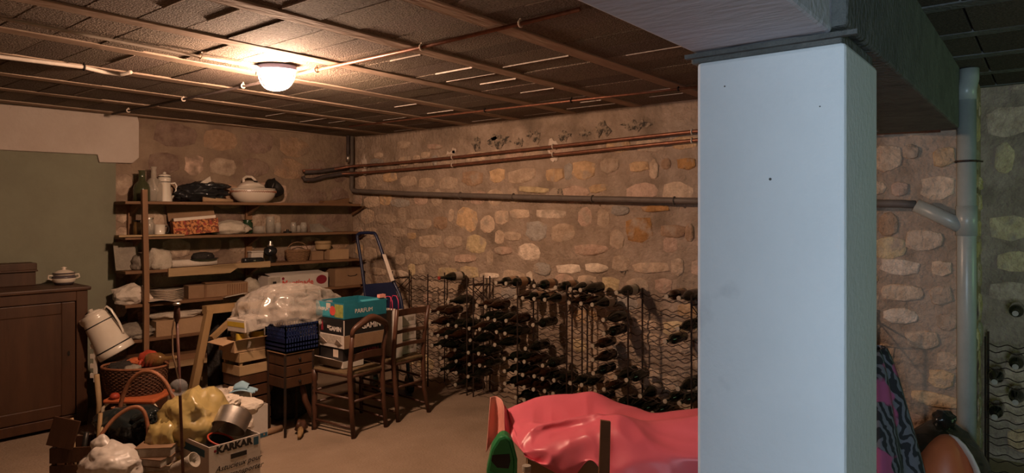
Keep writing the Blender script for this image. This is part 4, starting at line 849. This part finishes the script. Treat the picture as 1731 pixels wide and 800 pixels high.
# carton with printing, and its contents
kz = .325
A_ = atz(353,757,kz); B_ = atz(441,733,kz); kw = B_.x-A_.x; kd = .46
kk = thing('moving_carton', 'white moving carton printed KARKAR with open top', 'box', (A_.x+kw/2, A_.y+kd/2, 0))
part('body', open_box(kw,kd,kz), 'carton_white', kk, bev=.002)
y_ = -kd/2-.0012
text('KARKAR', .052, 'print_black', kk, (-.005,y_,kz-.03), FRONT, bold=.003, sx=1.05)
text('Astucieux pour', .044, 'print_black', kk, (.02,y_,kz-.135), FRONT, shear=.35)
text('tout transporter', .044, 'print_black', kk, (.02,y_,kz-.182), FRONT, shear=.35)
part('printed_square', MB().box((kw/2-.028,y_,kz-.035),(.03,.001,.045)), 'print_blue', kk); part('hand_slot', MB().box((.02,y_,kz-.085),(.095,.002,.026)), 'print_black', kk)
part('printed_mark', MB().lathe([(0,0),(.008,0),(0,.001)], 12), 'print_maroon', kk, loc=(-kw/2+.035,y_,kz-.03), rot=FRONT)
part('printed_strip', MB().box((-kw/2-.0012,-.06,kz-.045),(.001,.25,.04)), 'print_blue', kk)
KC = Vector((A_.x+kw/2, A_.y+kd/2, 0))
t = thing('yellow_bag', 'translucent yellow plastic bag bulging from the printed carton', 'bag', KC+Vector((-.02,.10,.20)))
crumple('bag', 'bag_yellow', t, (-.02,.05,.16), (.16,.15,.165), 81, amp=.30, freq=3.2, ridge=.9, sub=5); crumple('side_lobe', 'bag_yellow', t, (-.17,.06,.06), (.10,.10,.15), 82, amp=.25)
t = thing('saucepan', 'stainless steel saucepan lying on its side in the carton', 'saucepan', (2.045,3.71,.40), rot=Vector((-.62,-.30,-.72)).to_track_quat('Z','Y').to_euler())
part('pan', MB().lathe([(0,-.05),(.088,-.05),(.095,-.044),(.095,.055),(.099,.057),(.093,.057),(.09,-.043),(0,-.045)], 36), 'steel', t, smooth=True)
part('rivet', MB().lathe([(0,0),(.012,0),(.012,.01),(0,.012)], 12), 'metal_black', t, loc=(-.03,-.092,.0), rot=FRONT)
part('handle', MB().tube([(-.03,-.093,0),(-.045,-.12,-.02),(-.07,-.13,-.06)], [.012,.014,.012], 8), 'black_plastic', t, smooth=True)
t = thing('casserole', 'dark red enamel casserole deep in the printed carton', 'casserole', (1.925,3.685,.235), rot=(.3,.25,0))
part('pot', MB().lathe([(0,0),(.06,0),(.075,.02),(.075,.09),(.07,.09),(.068,.02),(0,.01)], 28), 'print_black', t, smooth=True); part('rim', MB().tube([(.0735*math.cos(2*PI*i/28), .0735*math.sin(2*PI*i/28), .092) for i in range(28)], .006, 6, closed=True), 'rubber_red', t, smooth=True)
o = part('grey_box', MB().box((0,0,.1),(.042,.028,.22)), 'newsprint', None, loc=(1.935,3.80,.31), rot=(-.25,.75,AZ-PI/2), bev=.003); tag(o, 'narrow grey box leaning diagonally against the saucepan', 'box')
t = thing('paper_heap', 'crumpled white paper on top of the cartons', 'paper', atd(372,700,4.25)-Vector((0,0,.03)), AZ-PI/2)
crumple('sheet', 'paper', t, (0,0,.06), (.13,.10,.06), 85, amp=.35, rot=(0,-.45,0)); crumple('sheet', 'paper', t, (.10,.10,.05), (.1,.08,.05), 86, amp=.4)
crumple('sheet', 'bag_white', t, (-.13,-.13,-.01), (.13,.06,.06), 87, amp=.35)
Wc = atz(453,738,0)
wb = carton('white_box', 'plain white carton with dark blue base stripe behind printed one', 'carton_white', (Wc.x-.17, Wc.y+.17, 0), .34,.34,.235, 0, open_=True, flaps=[('b',.9,.12)])
part('base_stripe', MB().box((.09,-.1708,.02),(.15,.001,.03)), 'print_blue', wb)
o = crumpled_thing('packing_paper', 'pale packing paper filling the plain white carton', 'paper', 'paper', (Wc.x-.19, Wc.y+.15, .03), (.13,.13,.17), 88, 0, amp=.25)
mk = thing('face_mask', 'light blue disposable face mask on the paper heap', 'mask', atd(412,664,4.72), AZ-PI/2)
mk.location.z = .325
part('pleated_pad', MB().grid(lambda u,v: ((u-.5)*.165, (v-.5)*.1, .022+.02*math.cos((u-.5)*3)+.006*math.sin(v*14)), 12, 14), 'mask_blue', mk, solid=.003, smooth=True)
part('folded_edge', MB().grid(lambda u,v: ((u-.5)*.1-.02, (v-.3)*.05, .045+.05*math.sin(v*2)*(1-abs(u-.5))), 10, 6), 'mask_blue', mk, solid=.003, smooth=True)
part('ear_loop', MB().tube([(-.08,.04,.03),(-.10,.02,.035),(-.10,-.02,.035),(-.08,-.04,.03)], .002, 5), 'white_plastic', mk)
t = thing('paper_roll', 'rolled printed sheet standing beside the printed carton', 'paper roll', atd(292,792,3.6)-Vector((0,0,.0)), rot=(0,PI/2-.5,AZ-PI/2-.2)); t.location.z = .22
part('roll', MB().lathe([(.026,0),(.035,.02),(.034,.12),(.042,.15),(.038,.15),(.03,.12)], 18), 'newsprint', t, smooth=True)
o = part('cardboard_tube', MB().tube([(-.1,0,.022),(.07,0,.022)], .022, 12), 'orange', None, loc=atz(462,733,0), rot=(0,0,.1), smooth=True); o.data.materials[0] = M['cardboard_dark']; tag(o, 'short brown tube lying on floor by the white carton', 'tube')
# ================================================================== middle: trestle, crates, stand, chairs
TA = atd(350,517,5.0); TB = Vector((3.0, 4.93, TA.z-.01))
tr = thing('trestle', 'rough wooden trestle with sloping legs and diagonal braces', 'trestle', (TA.x, TA.y, 0))
def L3(p): return Vector(p)-Vector((TA.x,TA.y,0))
part('top_beam', MB().tube([L3(TA)+Vector((-.02,0,-.03)), L3(TB)+Vector((0,0,-.03))], .042, 4, sq=1), 'wood_trestle', tr)
fl = atd(312,731,4.9); fl.z = 0
part('leg', MB().tube([L3(TA)+Vector((.01,-.01,-.03)), L3(fl)], .034, 4), 'wood_trestle', tr); part('leg', MB().tube([L3(TA)+Vector((.03,.03,-.04)), Vector((.0,.28,0))], .03, 4), 'wood_trestle', tr)
part('leg', MB().tube([L3(TB)+Vector((-.03,-.01,-.03)), L3(TB)+Vector((.0,-.16,-TB.z))], .03, 4), 'wood_trestle', tr); part('leg', MB().tube([L3(TB)+Vector((-.03,.03,-.03)), L3(TB)+Vector((.0,.2,-TB.z))], .03, 4), 'wood_trestle', tr)
part('brace', MB().tube([L3(atd(358,572,4.97)), L3(atd(405,528,5.18))], .024, 4), 'wood_trestle', tr)
part('cross_bar', MB().tube([L3(atd(330,640,4.95)), Vector((.05,.2,.33))], .02, 4), 'wood_trestle', tr)
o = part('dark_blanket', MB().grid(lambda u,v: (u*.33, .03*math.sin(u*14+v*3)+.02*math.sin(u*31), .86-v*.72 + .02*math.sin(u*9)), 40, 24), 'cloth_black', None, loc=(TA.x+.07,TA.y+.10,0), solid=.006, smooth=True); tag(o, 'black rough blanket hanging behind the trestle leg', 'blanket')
# stack left of the film: dark crate, pale wood crate, cartons
SX, SY = 2.67, 4.64
t = thing('wood_crate', 'dark slatted crate at the bottom of the crate stack', 'crate', (SX,SY,0), .03); slats(t, .25, .22, .43, 5, 'wood_dark')
t = thing('wood_crate', 'pale slatted wooden crate under the brown carton', 'crate', (SX,SY,.432), .03); slats(t, .26, .23, .165, 2, 'wood_pale', gap=.025)
carton('cardboard_box', 'brown cardboard carton with raised flap on the pale crate', 'cardboard', (SX-.02,SY,.60), .28,.22,.085, .0, open_=True, flaps=[('l',-.2,.09),('f',.3,.06)])
for i, dx in enumerate((-.06,.06)):
    t = thing('tin', ['left','right'][i] + ' yellow-labelled tin between the stacked cartons', 'tin', (SX+dx,SY-.04,.607), 0, 'yellow labelled tins'); part('can', MB().lathe([(0,0),(.045,0),(.045,.135),(0,.135)], 20), 'print_black', t, smooth=False); part('label_band', MB().lathe([(.0455,.03),(.0458,.03),(.0458,.12),(.0455,.12)], 20), 'print_yellow', t)
t = carton('white_carton', 'white carton with yellow label topping the crate stack', 'carton_white', (SX-.01,SY-.03,.745), .2,.2,.09, .0, open_=False, rot=(0,-.06,.12))
part('yellow_label', MB().box((-.1008,0,.055),(.001,.19,.035)), 'print_yellow', t); part('dark_window', MB().box((.04,-.1008,.06),(.08,.001,.035)), 'print_black', t)
# stand with three small drawers
dx0, dy0, dw, dd = 2.735, 4.252, .235, .215
ds = thing('drawer_stand', 'small three-tier wooden drawer stand on thin black legs', 'drawer stand', (dx0+dw/2, dy0+dd/2, 0))
for k in range(3):
    z = .345+.081*k; d = part('drawer', MB().bb((-dw/2,-dd/2,z),(dw/2,dd/2,z+.074)), 'wood_dark', ds, bev=.004)
    part('knob', MB().lathe([(0,0),(.009,.002),(.011,.01),(0,.016)], 12), 'metal_black', d, loc=(0,-dd/2,z+.037), rot=FRONT)
part('top_plate', MB().bb((-dw/2-.008,-dd/2-.008,.588),(dw/2+.008,dd/2+.008,.598)), 'wood_brown', ds, bev=.003)
for sx in (-1,1):
    for sy in (-1,1): part('leg', MB().tube([(sx*dw/2*.98,sy*dd/2*.98,.6),(sx*dw/2*.98,sy*dd/2*.98,0)], .0105, 6), 'iron', ds)
part('curved_foot', MB().tube([(.06,-.04,.345),(.08,-.06,.22),(.13,-.07,.10),(.17,-.08,.05)], [.024,.022,.02,.018], 8), 'wood_chair', ds, smooth=True)
t = thing('knotted_wood', 'knotted brown piece of wood on floor by the chair leg', 'wood', atz(508,738,0), .5)
part('shaft', MB().tube([(-.08,-.03,.02),(-.02,-.01,.035),(.04,.02,.045)], [.012,.022,.02], 8), 'wood_trestle', t, smooth=True)
crumple('knot', 'wood_chair', t, (.06,.03,.05), (.05,.04,.05), 91, amp=.4, sub=3)
# blue crate
bcx, bcy, cw, cdp, chh = 2.87, 4.37, .27, .25, .20
bcr = thing('plastic_crate', 'dark blue plastic lattice crate on the drawer stand', 'crate', (bcx,bcy,.599))
def lattice(w, h, axis, off):
    m = MB(); n = 12
    P = (lambda a,b,c,d: m.bb((a,off-.004,c),(b,off+.004,d))) if axis == 'x' else (lambda a,b,c,d: m.bb((off-.004,a,c),(off+.004,b,d)))
    for i in range(n+1): x = -w/2+w*i/n; P(x-.004,x+.004,0,h)
    for z in (0,.03,.06,.09,.12,.15,.18): P(-w/2,w/2,z,z+(.012 if z < .1 else .006))
    P(-w/2,w/2,h-.02,h); P(-w/2,w/2,.0,.09) if axis == 'x' else P(-w/2,w/2,.0,.09); return m
for sg in (-1,1): part('lattice_side', lattice(cw,chh,'x',sg*cdp/2), 'navy_crate', bcr); part('lattice_side', lattice(cdp,chh,'y',sg*cw/2), 'navy_crate', bcr)
part('crate_floor', MB().bb((-cw/2,-cdp/2,0),(cw/2,cdp/2,.006)), 'navy_crate', bcr)
# clear film draped over the crate and beyond
def film():
    bm = bmesh.new(); bmesh.ops.create_icosphere(bm, subdivisions=6, radius=1)
    dead = []
    for v in bm.verts:
        p = v.co.copy(); off = Vector((3.3,1.1,7.7))
        k = 1 + .10*mnoise.noise(p*2+off) + .08*(1-2*abs(mnoise.noise(p*4.1+off))) + .045*(1-2*abs(mnoise.noise(Vector((p.x*7,p.y*7,p.z*2.5))+off)))
        lat, dep, up = p.x*.40*k, p.y*.23*k + .52*max(0,p.x-.1), p.z*k
        z = (up*.27 if up > 0 else up*.36)
        sag = -.13*max(0, p.x)**1.5 + .0
        arch = -.045 + .05*math.cos(min(1, abs((p.x+.12)/.38))*PI/2) if p.y < .3 else -.1
        if abs(p.x+.12) > .38: arch = -.21 if p.x < 0 else -.20 if p.x < .42 else -.06
        if z < arch + .02*mnoise.noise(p*9): dead.append(v)
        v.co = Vector((lat, dep, z+sag))
    bmesh.ops.delete(bm, geom=dead, context='VERTS')
    me = bpy.data.meshes.new('film'); bm.to_mesh(me); bm.free(); me.shade_smooth(); return me
fo = part('plastic_film', film(), 'film', None, loc=(2.90,4.43,.79), rot=(0,0,AZ-PI/2)); tag(fo, 'clear crumpled plastic film draped over the blue crate', 'plastic film')
# ---- chairs (built facing +y, back towards the camera)
def chair(label, pos, rz, arched):
    t = thing('chair', label, 'chair', pos, rz, 'dark wooden chairs with their backs to us'); wb_, wf, dp, sz = .158, .185, .35, .445
    by, fy = -dp/2, dp/2
    for sx in (-1,1):
        if arched: pts = [(sx*wb_,by-.04,0),(sx*wb_*.98,by-.015,.22),(sx*wb_,by,sz),(sx*wb_*1.0,by-.015,.60),(sx*wb_*1.04,by-.035,.72)]
        else: pts = [(sx*(wb_+.005),by-.06,0),(sx*wb_*.93,by-.02,.2),(sx*wb_,by,sz),(sx*wb_,by-.02,.66),(sx*(wb_+.01),by-.055,.86)]
        part('back_post', MB().tube(pts, [.017,.019,.02,.018,.016], 8), 'wood_chair', t, smooth=True)
        f = MB().lathe([(.014,0),(.018,.03),(.014,.05),(.019,.12),(.02,.25),(.014,.27),(.021,.29),(.014,.31),(.021,.33),(.015,.35),(.022,.37),(.022,sz)], 14, c=(sx*wf,fy,0)); part('front_leg', f, 'wood_chair', t, smooth=True)
        for z in (.19,.28,.075): part('side_rung', MB().tube([(sx*wf,fy,z),(sx*wb_,by-.018,z-.005)], .009, 8), 'wood_chair', t, smooth=True)
    part('front_rung', MB().tube([(-wf,fy,.2),(wf,fy,.2)], .01, 8), 'wood_chair', t, smooth=True); part('back_rung', MB().tube([(-wb_,by-.012,.25),(wb_,by-.012,.25)], .01, 8), 'wood_chair', t, smooth=True)
    part('front_rung', MB().tube([(-wf,fy,.29),(wf,fy,.29)], .01, 8), 'wood_chair', t, smooth=True)
    s = part('seat', MB().prism([(-wb_-.012,by-.01),(wb_+.012,by-.01),(wf+.015,fy+.015),(-wf-.015,fy+.015)], .025, 'z'), 'straw', t, loc=(0,0,sz-.01), bev=.008)
    part('seat_rail', MB().tube([(-wf,fy,.008),(wf,fy,.008)], .017, 8), 'wood_chair', s, smooth=True); part('seat_rail', MB().tube([(-wb_,by,-.005),(wb_,by,-.005)], .014, 8), 'wood_chair', s, smooth=True)
    for sx in (-1,1): part('seat_rail', MB().tube([(sx*wf,fy,.008),(sx*wb_,by,.002)], .016, 8), 'wood_chair', s, smooth=True)
    if arched:
        N_ = 24; arc = []
        for i in range(N_+1):
            u = i/N_; a = PI*u; x = -wb_*1.04*math.cos(a); z = .72 + .085*math.sin(a)**.5 + .035*math.exp(-((u-.5)/.17)**2)
            arc.append((x, by-.035-.02*math.sin(a), z))
        part('crest', MB().tube(arc, [.017+.01*math.sin(PI*i/N_) for i in range(N_+1)], 8), 'wood_chair', t, smooth=True)
        part('back_splat', MB().grid(lambda u,v: (-wb_+2*wb_*u, by-.012-.012*math.sin(PI*u), .535+.05*v+.012*math.sin(PI*u)), 12, 3), 'wood_chair', t, solid=.014)
    else:
        for z, h in ((.80,.05),(.665,.026),(.56,.026)):
            part('ladder_slat', MB().grid(lambda u,v: (-wb_+2*wb_*u, by-.022-.03*(z-.5)*1.6-.0+.02*math.sin(PI*u), z+h*v), 10, 3), 'wood_chair', t, solid=.013)
    return t
CAx, CAy = 3.175, 4.085
chair('dark wooden chair with arched back, stacked with fruit boxes', (CAx,CAy,0), .06, True)
CBx, CBy = 3.645, 4.135
chair('dark ladder-back wooden chair holding white boxes', (CBx,CBy,0), .0, False)
# ---- fruit boxes on the arched chair
bw, bd = .40, .34; bx0, by0 = 3.055, 4.0; cx_, cy_ = bx0+bw/2, by0+bd/2; z = .464
t = carton('shoe_box', 'small pale carton lowest on the arched chair seat', 'carton_white', (cx_-.10,cy_,z), .19,.3,.05, 0, open_=True, flaps=[('l',.4,.08)])
t = carton('fruit_box', 'black printed tray box second from bottom on the chair', 'print_black', (cx_-.01,cy_,z+.052), bw-.04,bd-.05,.09, 0, open_=True)
part('sticker', MB().box((-(bw-.04)/2-.001,-.06,.05),(.001,.06,.055)), 'sticker', t, rot=(0,0,0)); text('GAMIN', .05, 'print_maroon', t, (.07,-(bd-.05)/2-.001,.045), FRONT, bold=.002)
t = carton('fruit_box', 'white-lined fruit tray with torn flaps in the chair stack', 'carton_white', (cx_,cy_,z+.145), bw,bd,.095, 0, open_=True)
part('printed_front', MB().box((0,-bd/2-.001,.048),(bw,.001,.093)), 'cardboard_dark', t)
part('cut_opening', MB().box((-bw/2-.001,0,.058),(.001,bd*.8,.06)), 'newsprint', t)
for (a, b) in ((-.15,-.06),(.03,.13)): part('torn_flap', MB().add([(0,a,.03),(0,b,.03),(-.035,(a+b)/2-.03,.075)], [(0,1,2)]), 'carton_white', t, loc=(-bw/2-.002,0,0), solid=.003)
def gamin(label, z, mt):
    t = carton('fruit_box', label, mt, (cx_,cy_,z), bw,bd,.115, 0, open_=True); return t
t = gamin('black fruit box printed GAMIN near the top of the chair stack', z+.242, 'print_black')
text('GAMIN', .058, 'print_white', t, (.05,-bd/2-.001,.05), FRONT, bold=.0012); part('printed_stamp', MB().box((.165,-bd/2-.001,.055),(.02,.001,.03)), 'newsprint', t)
text('LE', .026, 'print_white', t, (-bw/2-.001,.015,.05), LEFT, bold=.002); text('GAMIN', .046, 'print_white', t, (-bw/2-.001,-.065,.04), LEFT, bold=.0012)
part('printed_figure', MB().add([(0,.085,.02),(0,.055,.02),(0,.06,.06),(0,.07,.1),(0,.08,.06)], [(0,1,2,3,4)]), 'print_maroon', t, loc=(-bw/2-.001,.02,0), solid=.001)
part('edge_strip', MB().box((-bw/2,-bd/2,.055),(.006,.006,.11)), 'carton_white', t)
t = gamin('teal fruit box printed PARFUM topping the chair stack', z+.36, 'teal')
text('PARFUM', .045, 'print_white', t, (-.02,-bd/2-.001,.05), FRONT); text('PARFUM', .033, 'print_white', t, (-bw/2-.0012,.075,.06), LEFT, bold=.001)
part('picture_blue', MB().box((-bw/2-.0006,.08,.062),(.001,.17,.10)), 'teal_light', t); part('picture_leaf', MB().box((-bw/2-.0006,-.11,.058),(.001,.1,.095)), 'print_olive', t)
part('picture_fruit', MB().lathe([(0,0),(.035,0),(0,.0012)], 20), 'print_red', t, loc=(-bw/2-.0012,-.035,.055), rot=LEFT); part('price_label', MB().box((-bw/2-.0014,.015,.09),(.001,.05,.035)), 'carton_white', t)
part('front_flap', MB().bb((-.1,-.05,0),(.13,0,.004)), 'teal_light', t, loc=(.08,-bd/2+.05,.118), rot=(.25,0,0)); part('label_tab', MB().bb((.06,-.04,.005),(.12,-.01,.03)), 'pink_pale', t, loc=(.08,-bd/2+.05,.12))
part('side_tab', MB().bb((-bw/2,-bd/2,.115),(-bw/2+.12,-bd/2+.004,.135)), 'teal', t)
# ---- white boxes and gift bag on the ladder-back chair
z = .462
for k in range(3): 
    t = carton('white_box', ['lowest','middle','top'][k] + ' white shoe box in the pile on the ladder-back chair', 'carton_white', (3.735,4.15,z+.113*k), .19-.008*k,.17,.11, [.02,-.02,.03][k], group='white shoe boxes on the chair'); part('print_patch', MB().box((.03,-.0858,.055),(.07,.001,.03)), 'newsprint', t)
t = thing('gift_bag', 'white paper carrier bag with pink cord handles on chair', 'bag', (3.592,4.10,z), 0)
part('bag_body', open_box(.07,.18,.37,.003), 'carton_white', t)
for sx in (-1,1): part('cord_handle', MB().tube([(sx*.03,-.05,.36),(sx*.032,-.045,.44),(sx*.032,-.02,.475),(sx*.032,.02,.475),(sx*.032,.045,.44),(sx*.03,.05,.36)], .004, 6), 'red_cord', t, smooth=True)
# ---- blue hand truck by the corner
HB = atd(655,659,6.12); HB.z = 0
ht = thing('hand_truck', 'blue folding hand truck leaning near the room corner', 'hand truck', HB)
def h3(px,py,d): return atd(px,py,d)-HB
fl1 = h3(632,662,6.15); fl1.z = .05; fl2 = h3(692,668,5.98); fl2.z = .05
part('frame_tube', MB().tube(sp([fl1, h3(620,520,6.22), h3(610,440,6.28), h3(604,403,6.3), h3(606,396,6.3), h3(612,394,6.29), h3(628,394,6.25), h3(636,399,6.22), h3(650,438,6.17), h3(667,480,6.12), h3(680,520,6.06), fl2]), .015, 8), 'navy', ht, smooth=True)
part('back_plate', MB().add([h3(616,481,6.24), h3(664,477,6.14), h3(680,525,6.07), h3(622,530,6.2)], [(0,1,2,3)]), 'navy', ht, solid=.012)
part('sticker_strip', MB().add([h3(646,430,6.13), h3(652,430,6.13), h3(667,474,6.08), h3(661,476,6.08)], [(0,1,2,3)]), 'sticker', ht, solid=.003)
part('small_sticker', MB().add([h3(646,499,6.09), h3(653,501,6.09), h3(653,507,6.09), h3(645,505,6.09)], [(0,1,2,3)]), 'sticker', ht, solid=.002)
for f in (fl1, fl2): part('wheel', MB().tube([f+Vector((-.02,.01,.03)), f+Vector((.02,-.01,.03))], .08, 20), 'black_plastic', ht)
part('toe_plate', MB().add([fl1+Vector((0,0,-.03)), fl2+Vector((0,0,-.03)), fl2+Vector((-.1,-.15,-.03)), fl1+Vector((-.1,-.15,-.03))], [(0,1,2,3)]), 'navy', ht, solid=.006)
# ================================================================== pink sheet and what it covers
PZ = near((0,0,0), 0, 0, 0)
def cp(px, dist, z): r = ray(px,360); return Vector((r.x*dist, r.y*dist, z))
pc = cp(1000, 3.75, 0)
def pl(px, py, d): return atd(px,py,d)-pc
rows = [   # pixel outline rows from back to front, each with its distance
 [(866,740,4.22),(905,730,4.25),(960,720,4.25),(1010,720,4.22),(1065,730,4.2),(1120,745,4.15),(1200,750,4.1)],
 [(858,694,4.05),(905,677,4.12),(960,668,4.14),(1005,667,4.12),(1060,688,4.08),(1115,702,4.0),(1215,690,3.9)],
 [(864,716,3.92),(908,716,3.92),(960,714,3.90),(1010,712,3.87),(1052,712,3.85),(1105,716,3.80),(1215,708,3.72)],
 [(872,734,3.80),(915,720,3.76),(957,709,3.75),(1005,705,3.74),(1050,706,3.70),(1110,718,3.66),(1215,702,3.58)],
 [(874,742,3.74),(908,735,3.72),(950,728,3.72),(1000,722,3.68),(1045,712,3.62),(1115,742,3.52),(1215,722,3.45)],
 [(882,764,3.66),(905,760,3.62),(945,748,3.60),(1000,738,3.56),(1045,750,3.48),(1115,770,3.42),(1215,765,3.35)],
 [(886,772,3.63),(912,784,3.58),(950,778,3.54),(1000,772,3.5),(1045,800,3.42),(1115,820,3.36),(1215,820,3.3)],
 [(890,776,3.61),(920,790,3.56),(966,806,3.5),(1000,778,3.47),(1045,835,3.4),(1115,850,3.34),(1215,850,3.28)]]
def catmull(p0,p1,p2,p3,t): return .5*((2*p1)+(p2-p0)*t+(2*p0-5*p1+4*p2-p3)*t*t+(3*p1-p0-3*p2+p3)*t*t*t)
CT = [[pl(*q) for q in r] for r in rows]
def ev(L_, u):
    n = len(L_)-1; f = min(u*n, n-1e-6); i = int(f); t = f-i; g = lambda k: L_[max(0,min(n,k))]
    return catmull(g(i-1),g(i),g(i+1),g(i+2),t)
def tarp(u, v):
    p = ev([ev(r, u) for r in CT], v); q = Vector((u*5,v*4,2.2))
    r1 = 1-2*abs(mnoise.noise(Vector((u*3.2+v*2.2, v*3.6-u, 4.4)))); r2 = 1-2*abs(mnoise.noise(Vector((u*9-v*3, v*7+u*2, 9.2)))); e = min(1, v*4)
    return p + Vector((0,0,1))*(.020*r1+.006*r2)*e + Vector((-CA,-SA_,0))*(.03*r1+.010*r2)*v*e
tp = thing('pink_sheet', 'shiny pink plastic sheet thrown over the boxes by the pillar', 'plastic sheet', pc)
part('sheet', MB().grid(tarp, 110, 80), 'pink', tp, solid=.003, smooth=True)
fo = [pl(828,671,3.98), pl(836,672,3.99), pl(850,681,3.95), pl(853,722,3.84)]
def corner(u, v):
    a = ev([pl(829,672,3.96), pl(838,670,4.0), pl(848,676,3.97), pl(852,688,3.9)], u); b = ev([pl(822,766,3.80), pl(836,742,3.9), pl(848,738,3.86), pl(853,735,3.78)], u)
    return a.lerp(b, v) + Vector((0,0,.006*math.sin(v*7)))
part('hanging_corner', MB().grid(corner, 16, 24), 'pink_pale', tp, solid=.003, smooth=True)
part('fold', MB().grid(lambda u,v: ev([pl(850,682,3.95), pl(858,694,4.04), pl(870,728,3.84)], u).lerp(ev([pl(853,735,3.8), pl(866,745,3.8), pl(884,765,3.68)], u), v)+Vector((-CA,-SA_,0))*.04*math.sin(PI*u)*math.sin(PI*v), 14, 14), 'pink', tp, solid=.003, smooth=True)
RV = AZ-PI/2
def under(px, d, z0, w, dd, h, label, rz=RV, mt='cardboard', nm='cardboard_box', **k): p = cp(px,d,z0); return carton(nm, label, mt, p, w, dd, h, rz, **k)
under(950, 3.82, 0, .40,.30,.30, 'left brown carton under the pink sheet')
under(1110, 3.70, 0, .40,.34,.30, 'right brown carton under the pink sheet beside pillar', mt='cardboard_dark')
o = part('plank', MB().prism([(-.028,0),(.03,0),(.028,.50),(-.022,.505)], .022), 'wood_brown', None, loc=cp(1018,3.33,.0), rot=(-.03,.03,RV), bev=.002); tag(o, 'upright brown plank standing against the pink sheet', 'plank'); o.scale.z = 1.0
z_ = atd(1020,713,3.33).z; o.scale.z = z_/.505
# green plastic can
g0 = cp(847, 3.55, 0); zt = atd(847,731,3.55).z
gc = thing('plastic_bin', 'green plastic bin with moulded handle opening at pink sheet', 'bin', g0, RV)
part('shell', MB().prism([(-.085,0),(.075,0),(.078,zt-.12),(.055,zt-.03),(.02,zt),(-.012,zt-.01),(-.05,zt-.07),(-.075,zt-.18)], .11), 'green_plastic', gc, bev=.016, loc=(0,-.055,0))
part('rim_rib', MB().tube([(.073,-.057,.05),(.077,-.057,zt-.12),(.055,-.057,zt-.03),(.02,-.057,zt)], .009, 8), 'green_plastic', gc, smooth=True)
part('hand_hole', MB().prism([(-.045,zt-.10),(.045,zt-.095),(.05,zt-.13),(.04,zt-.17),(-.02,zt-.165),(-.05,zt-.13)], .004), 'print_black', gc, loc=(0,-.0575,0))
for k in range(5): part('groove', MB().box((-.04,-.057,zt-.195-.016*k),(.05,.006,.006), Matrix.Rotation(.35,3,'Y')), 'green_plastic', gc)
t = thing('pale_bottle', 'pale bottle neck poking out under the pink sheet', 'bottle', cp(890,3.38,0), RV); zb = atd(890,790,3.38).z
part('flask_body', MB().lathe([(0,0),(.04,0),(.045,.02),(.045,zb-.1),(.02,zb-.05),(.018,zb-.01),(.0,zb-.01)], 18), 'white_plastic', t, smooth=True); part('cap', MB().lathe([(0,zb-.02),(.022,zb-.02),(.022,zb+.008),(0,zb+.01)], 16), 'newsprint', t)
# ================================================================== right of the pillar
c0 = atd(1497,700,2.95); c0.z = 0
def cone(u, v):
    a = 2*PI*u; r = (.07+.26*v**.8)*(1+.10*math.sin(a*7+v*2)+.05*math.sin(a*13)); return (r*math.cos(a)*1.0, r*math.sin(a)*.9, 1.0*(1-v)-.0+.01)
t = thing('patterned_cloth', 'black and pink patterned cloth draped over a post behind pillar', 'cloth', (c0.x-.02,c0.y+.06,0)); part('drape', MB().grid(cone, 90, 30), 'zebra_cloth', t, solid=.004, smooth=True); part('post', MB().tube([(0,0,0),(0,0,1.02)], .03, 8), 'wood_brown', t)
c1_ = atd(1600,780,2.95); c1_.z = 0
t = thing('orange_sack', 'orange sack with pale reflective band beside the patterned cloth', 'sack', c1_, RV)
crumple('sack', 'orange', t, (0,0,.28), (.15,.14,.34), 95, amp=.06, flat=.0); part('pale_band', MB().tube([(.152*math.cos(a)*.35+.02, -.145*math.cos(a)*1.0, .28+.335*math.sin(a)) for a in [-.6+.2*i for i in range(12)]], .022, 8, sq=.3), 'conduit_white', t, smooth=True)
c2_ = atd(1590,735,3.55); c2_.z = 0
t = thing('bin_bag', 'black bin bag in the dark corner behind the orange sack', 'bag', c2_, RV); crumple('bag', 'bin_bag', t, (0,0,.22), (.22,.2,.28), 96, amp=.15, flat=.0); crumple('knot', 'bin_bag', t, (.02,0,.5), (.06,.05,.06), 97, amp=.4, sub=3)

t = thing('shade_filler', 'added black sack filling in for deep shade behind the arched chair', 'sack', (3.08,4.68,0), .4); crumple('shade_filler_body', 'cloth_black', t, (0,0,.14), (.26,.14,.17), 98, amp=.15, flat=0.0); crumple('shade_filler_neck', 'cloth_black', t, (.05,.02,.33), (.07,.06,.06), 99, amp=.3, sub=3)  # made-up sack, put in to blacken floor that only lies in shade
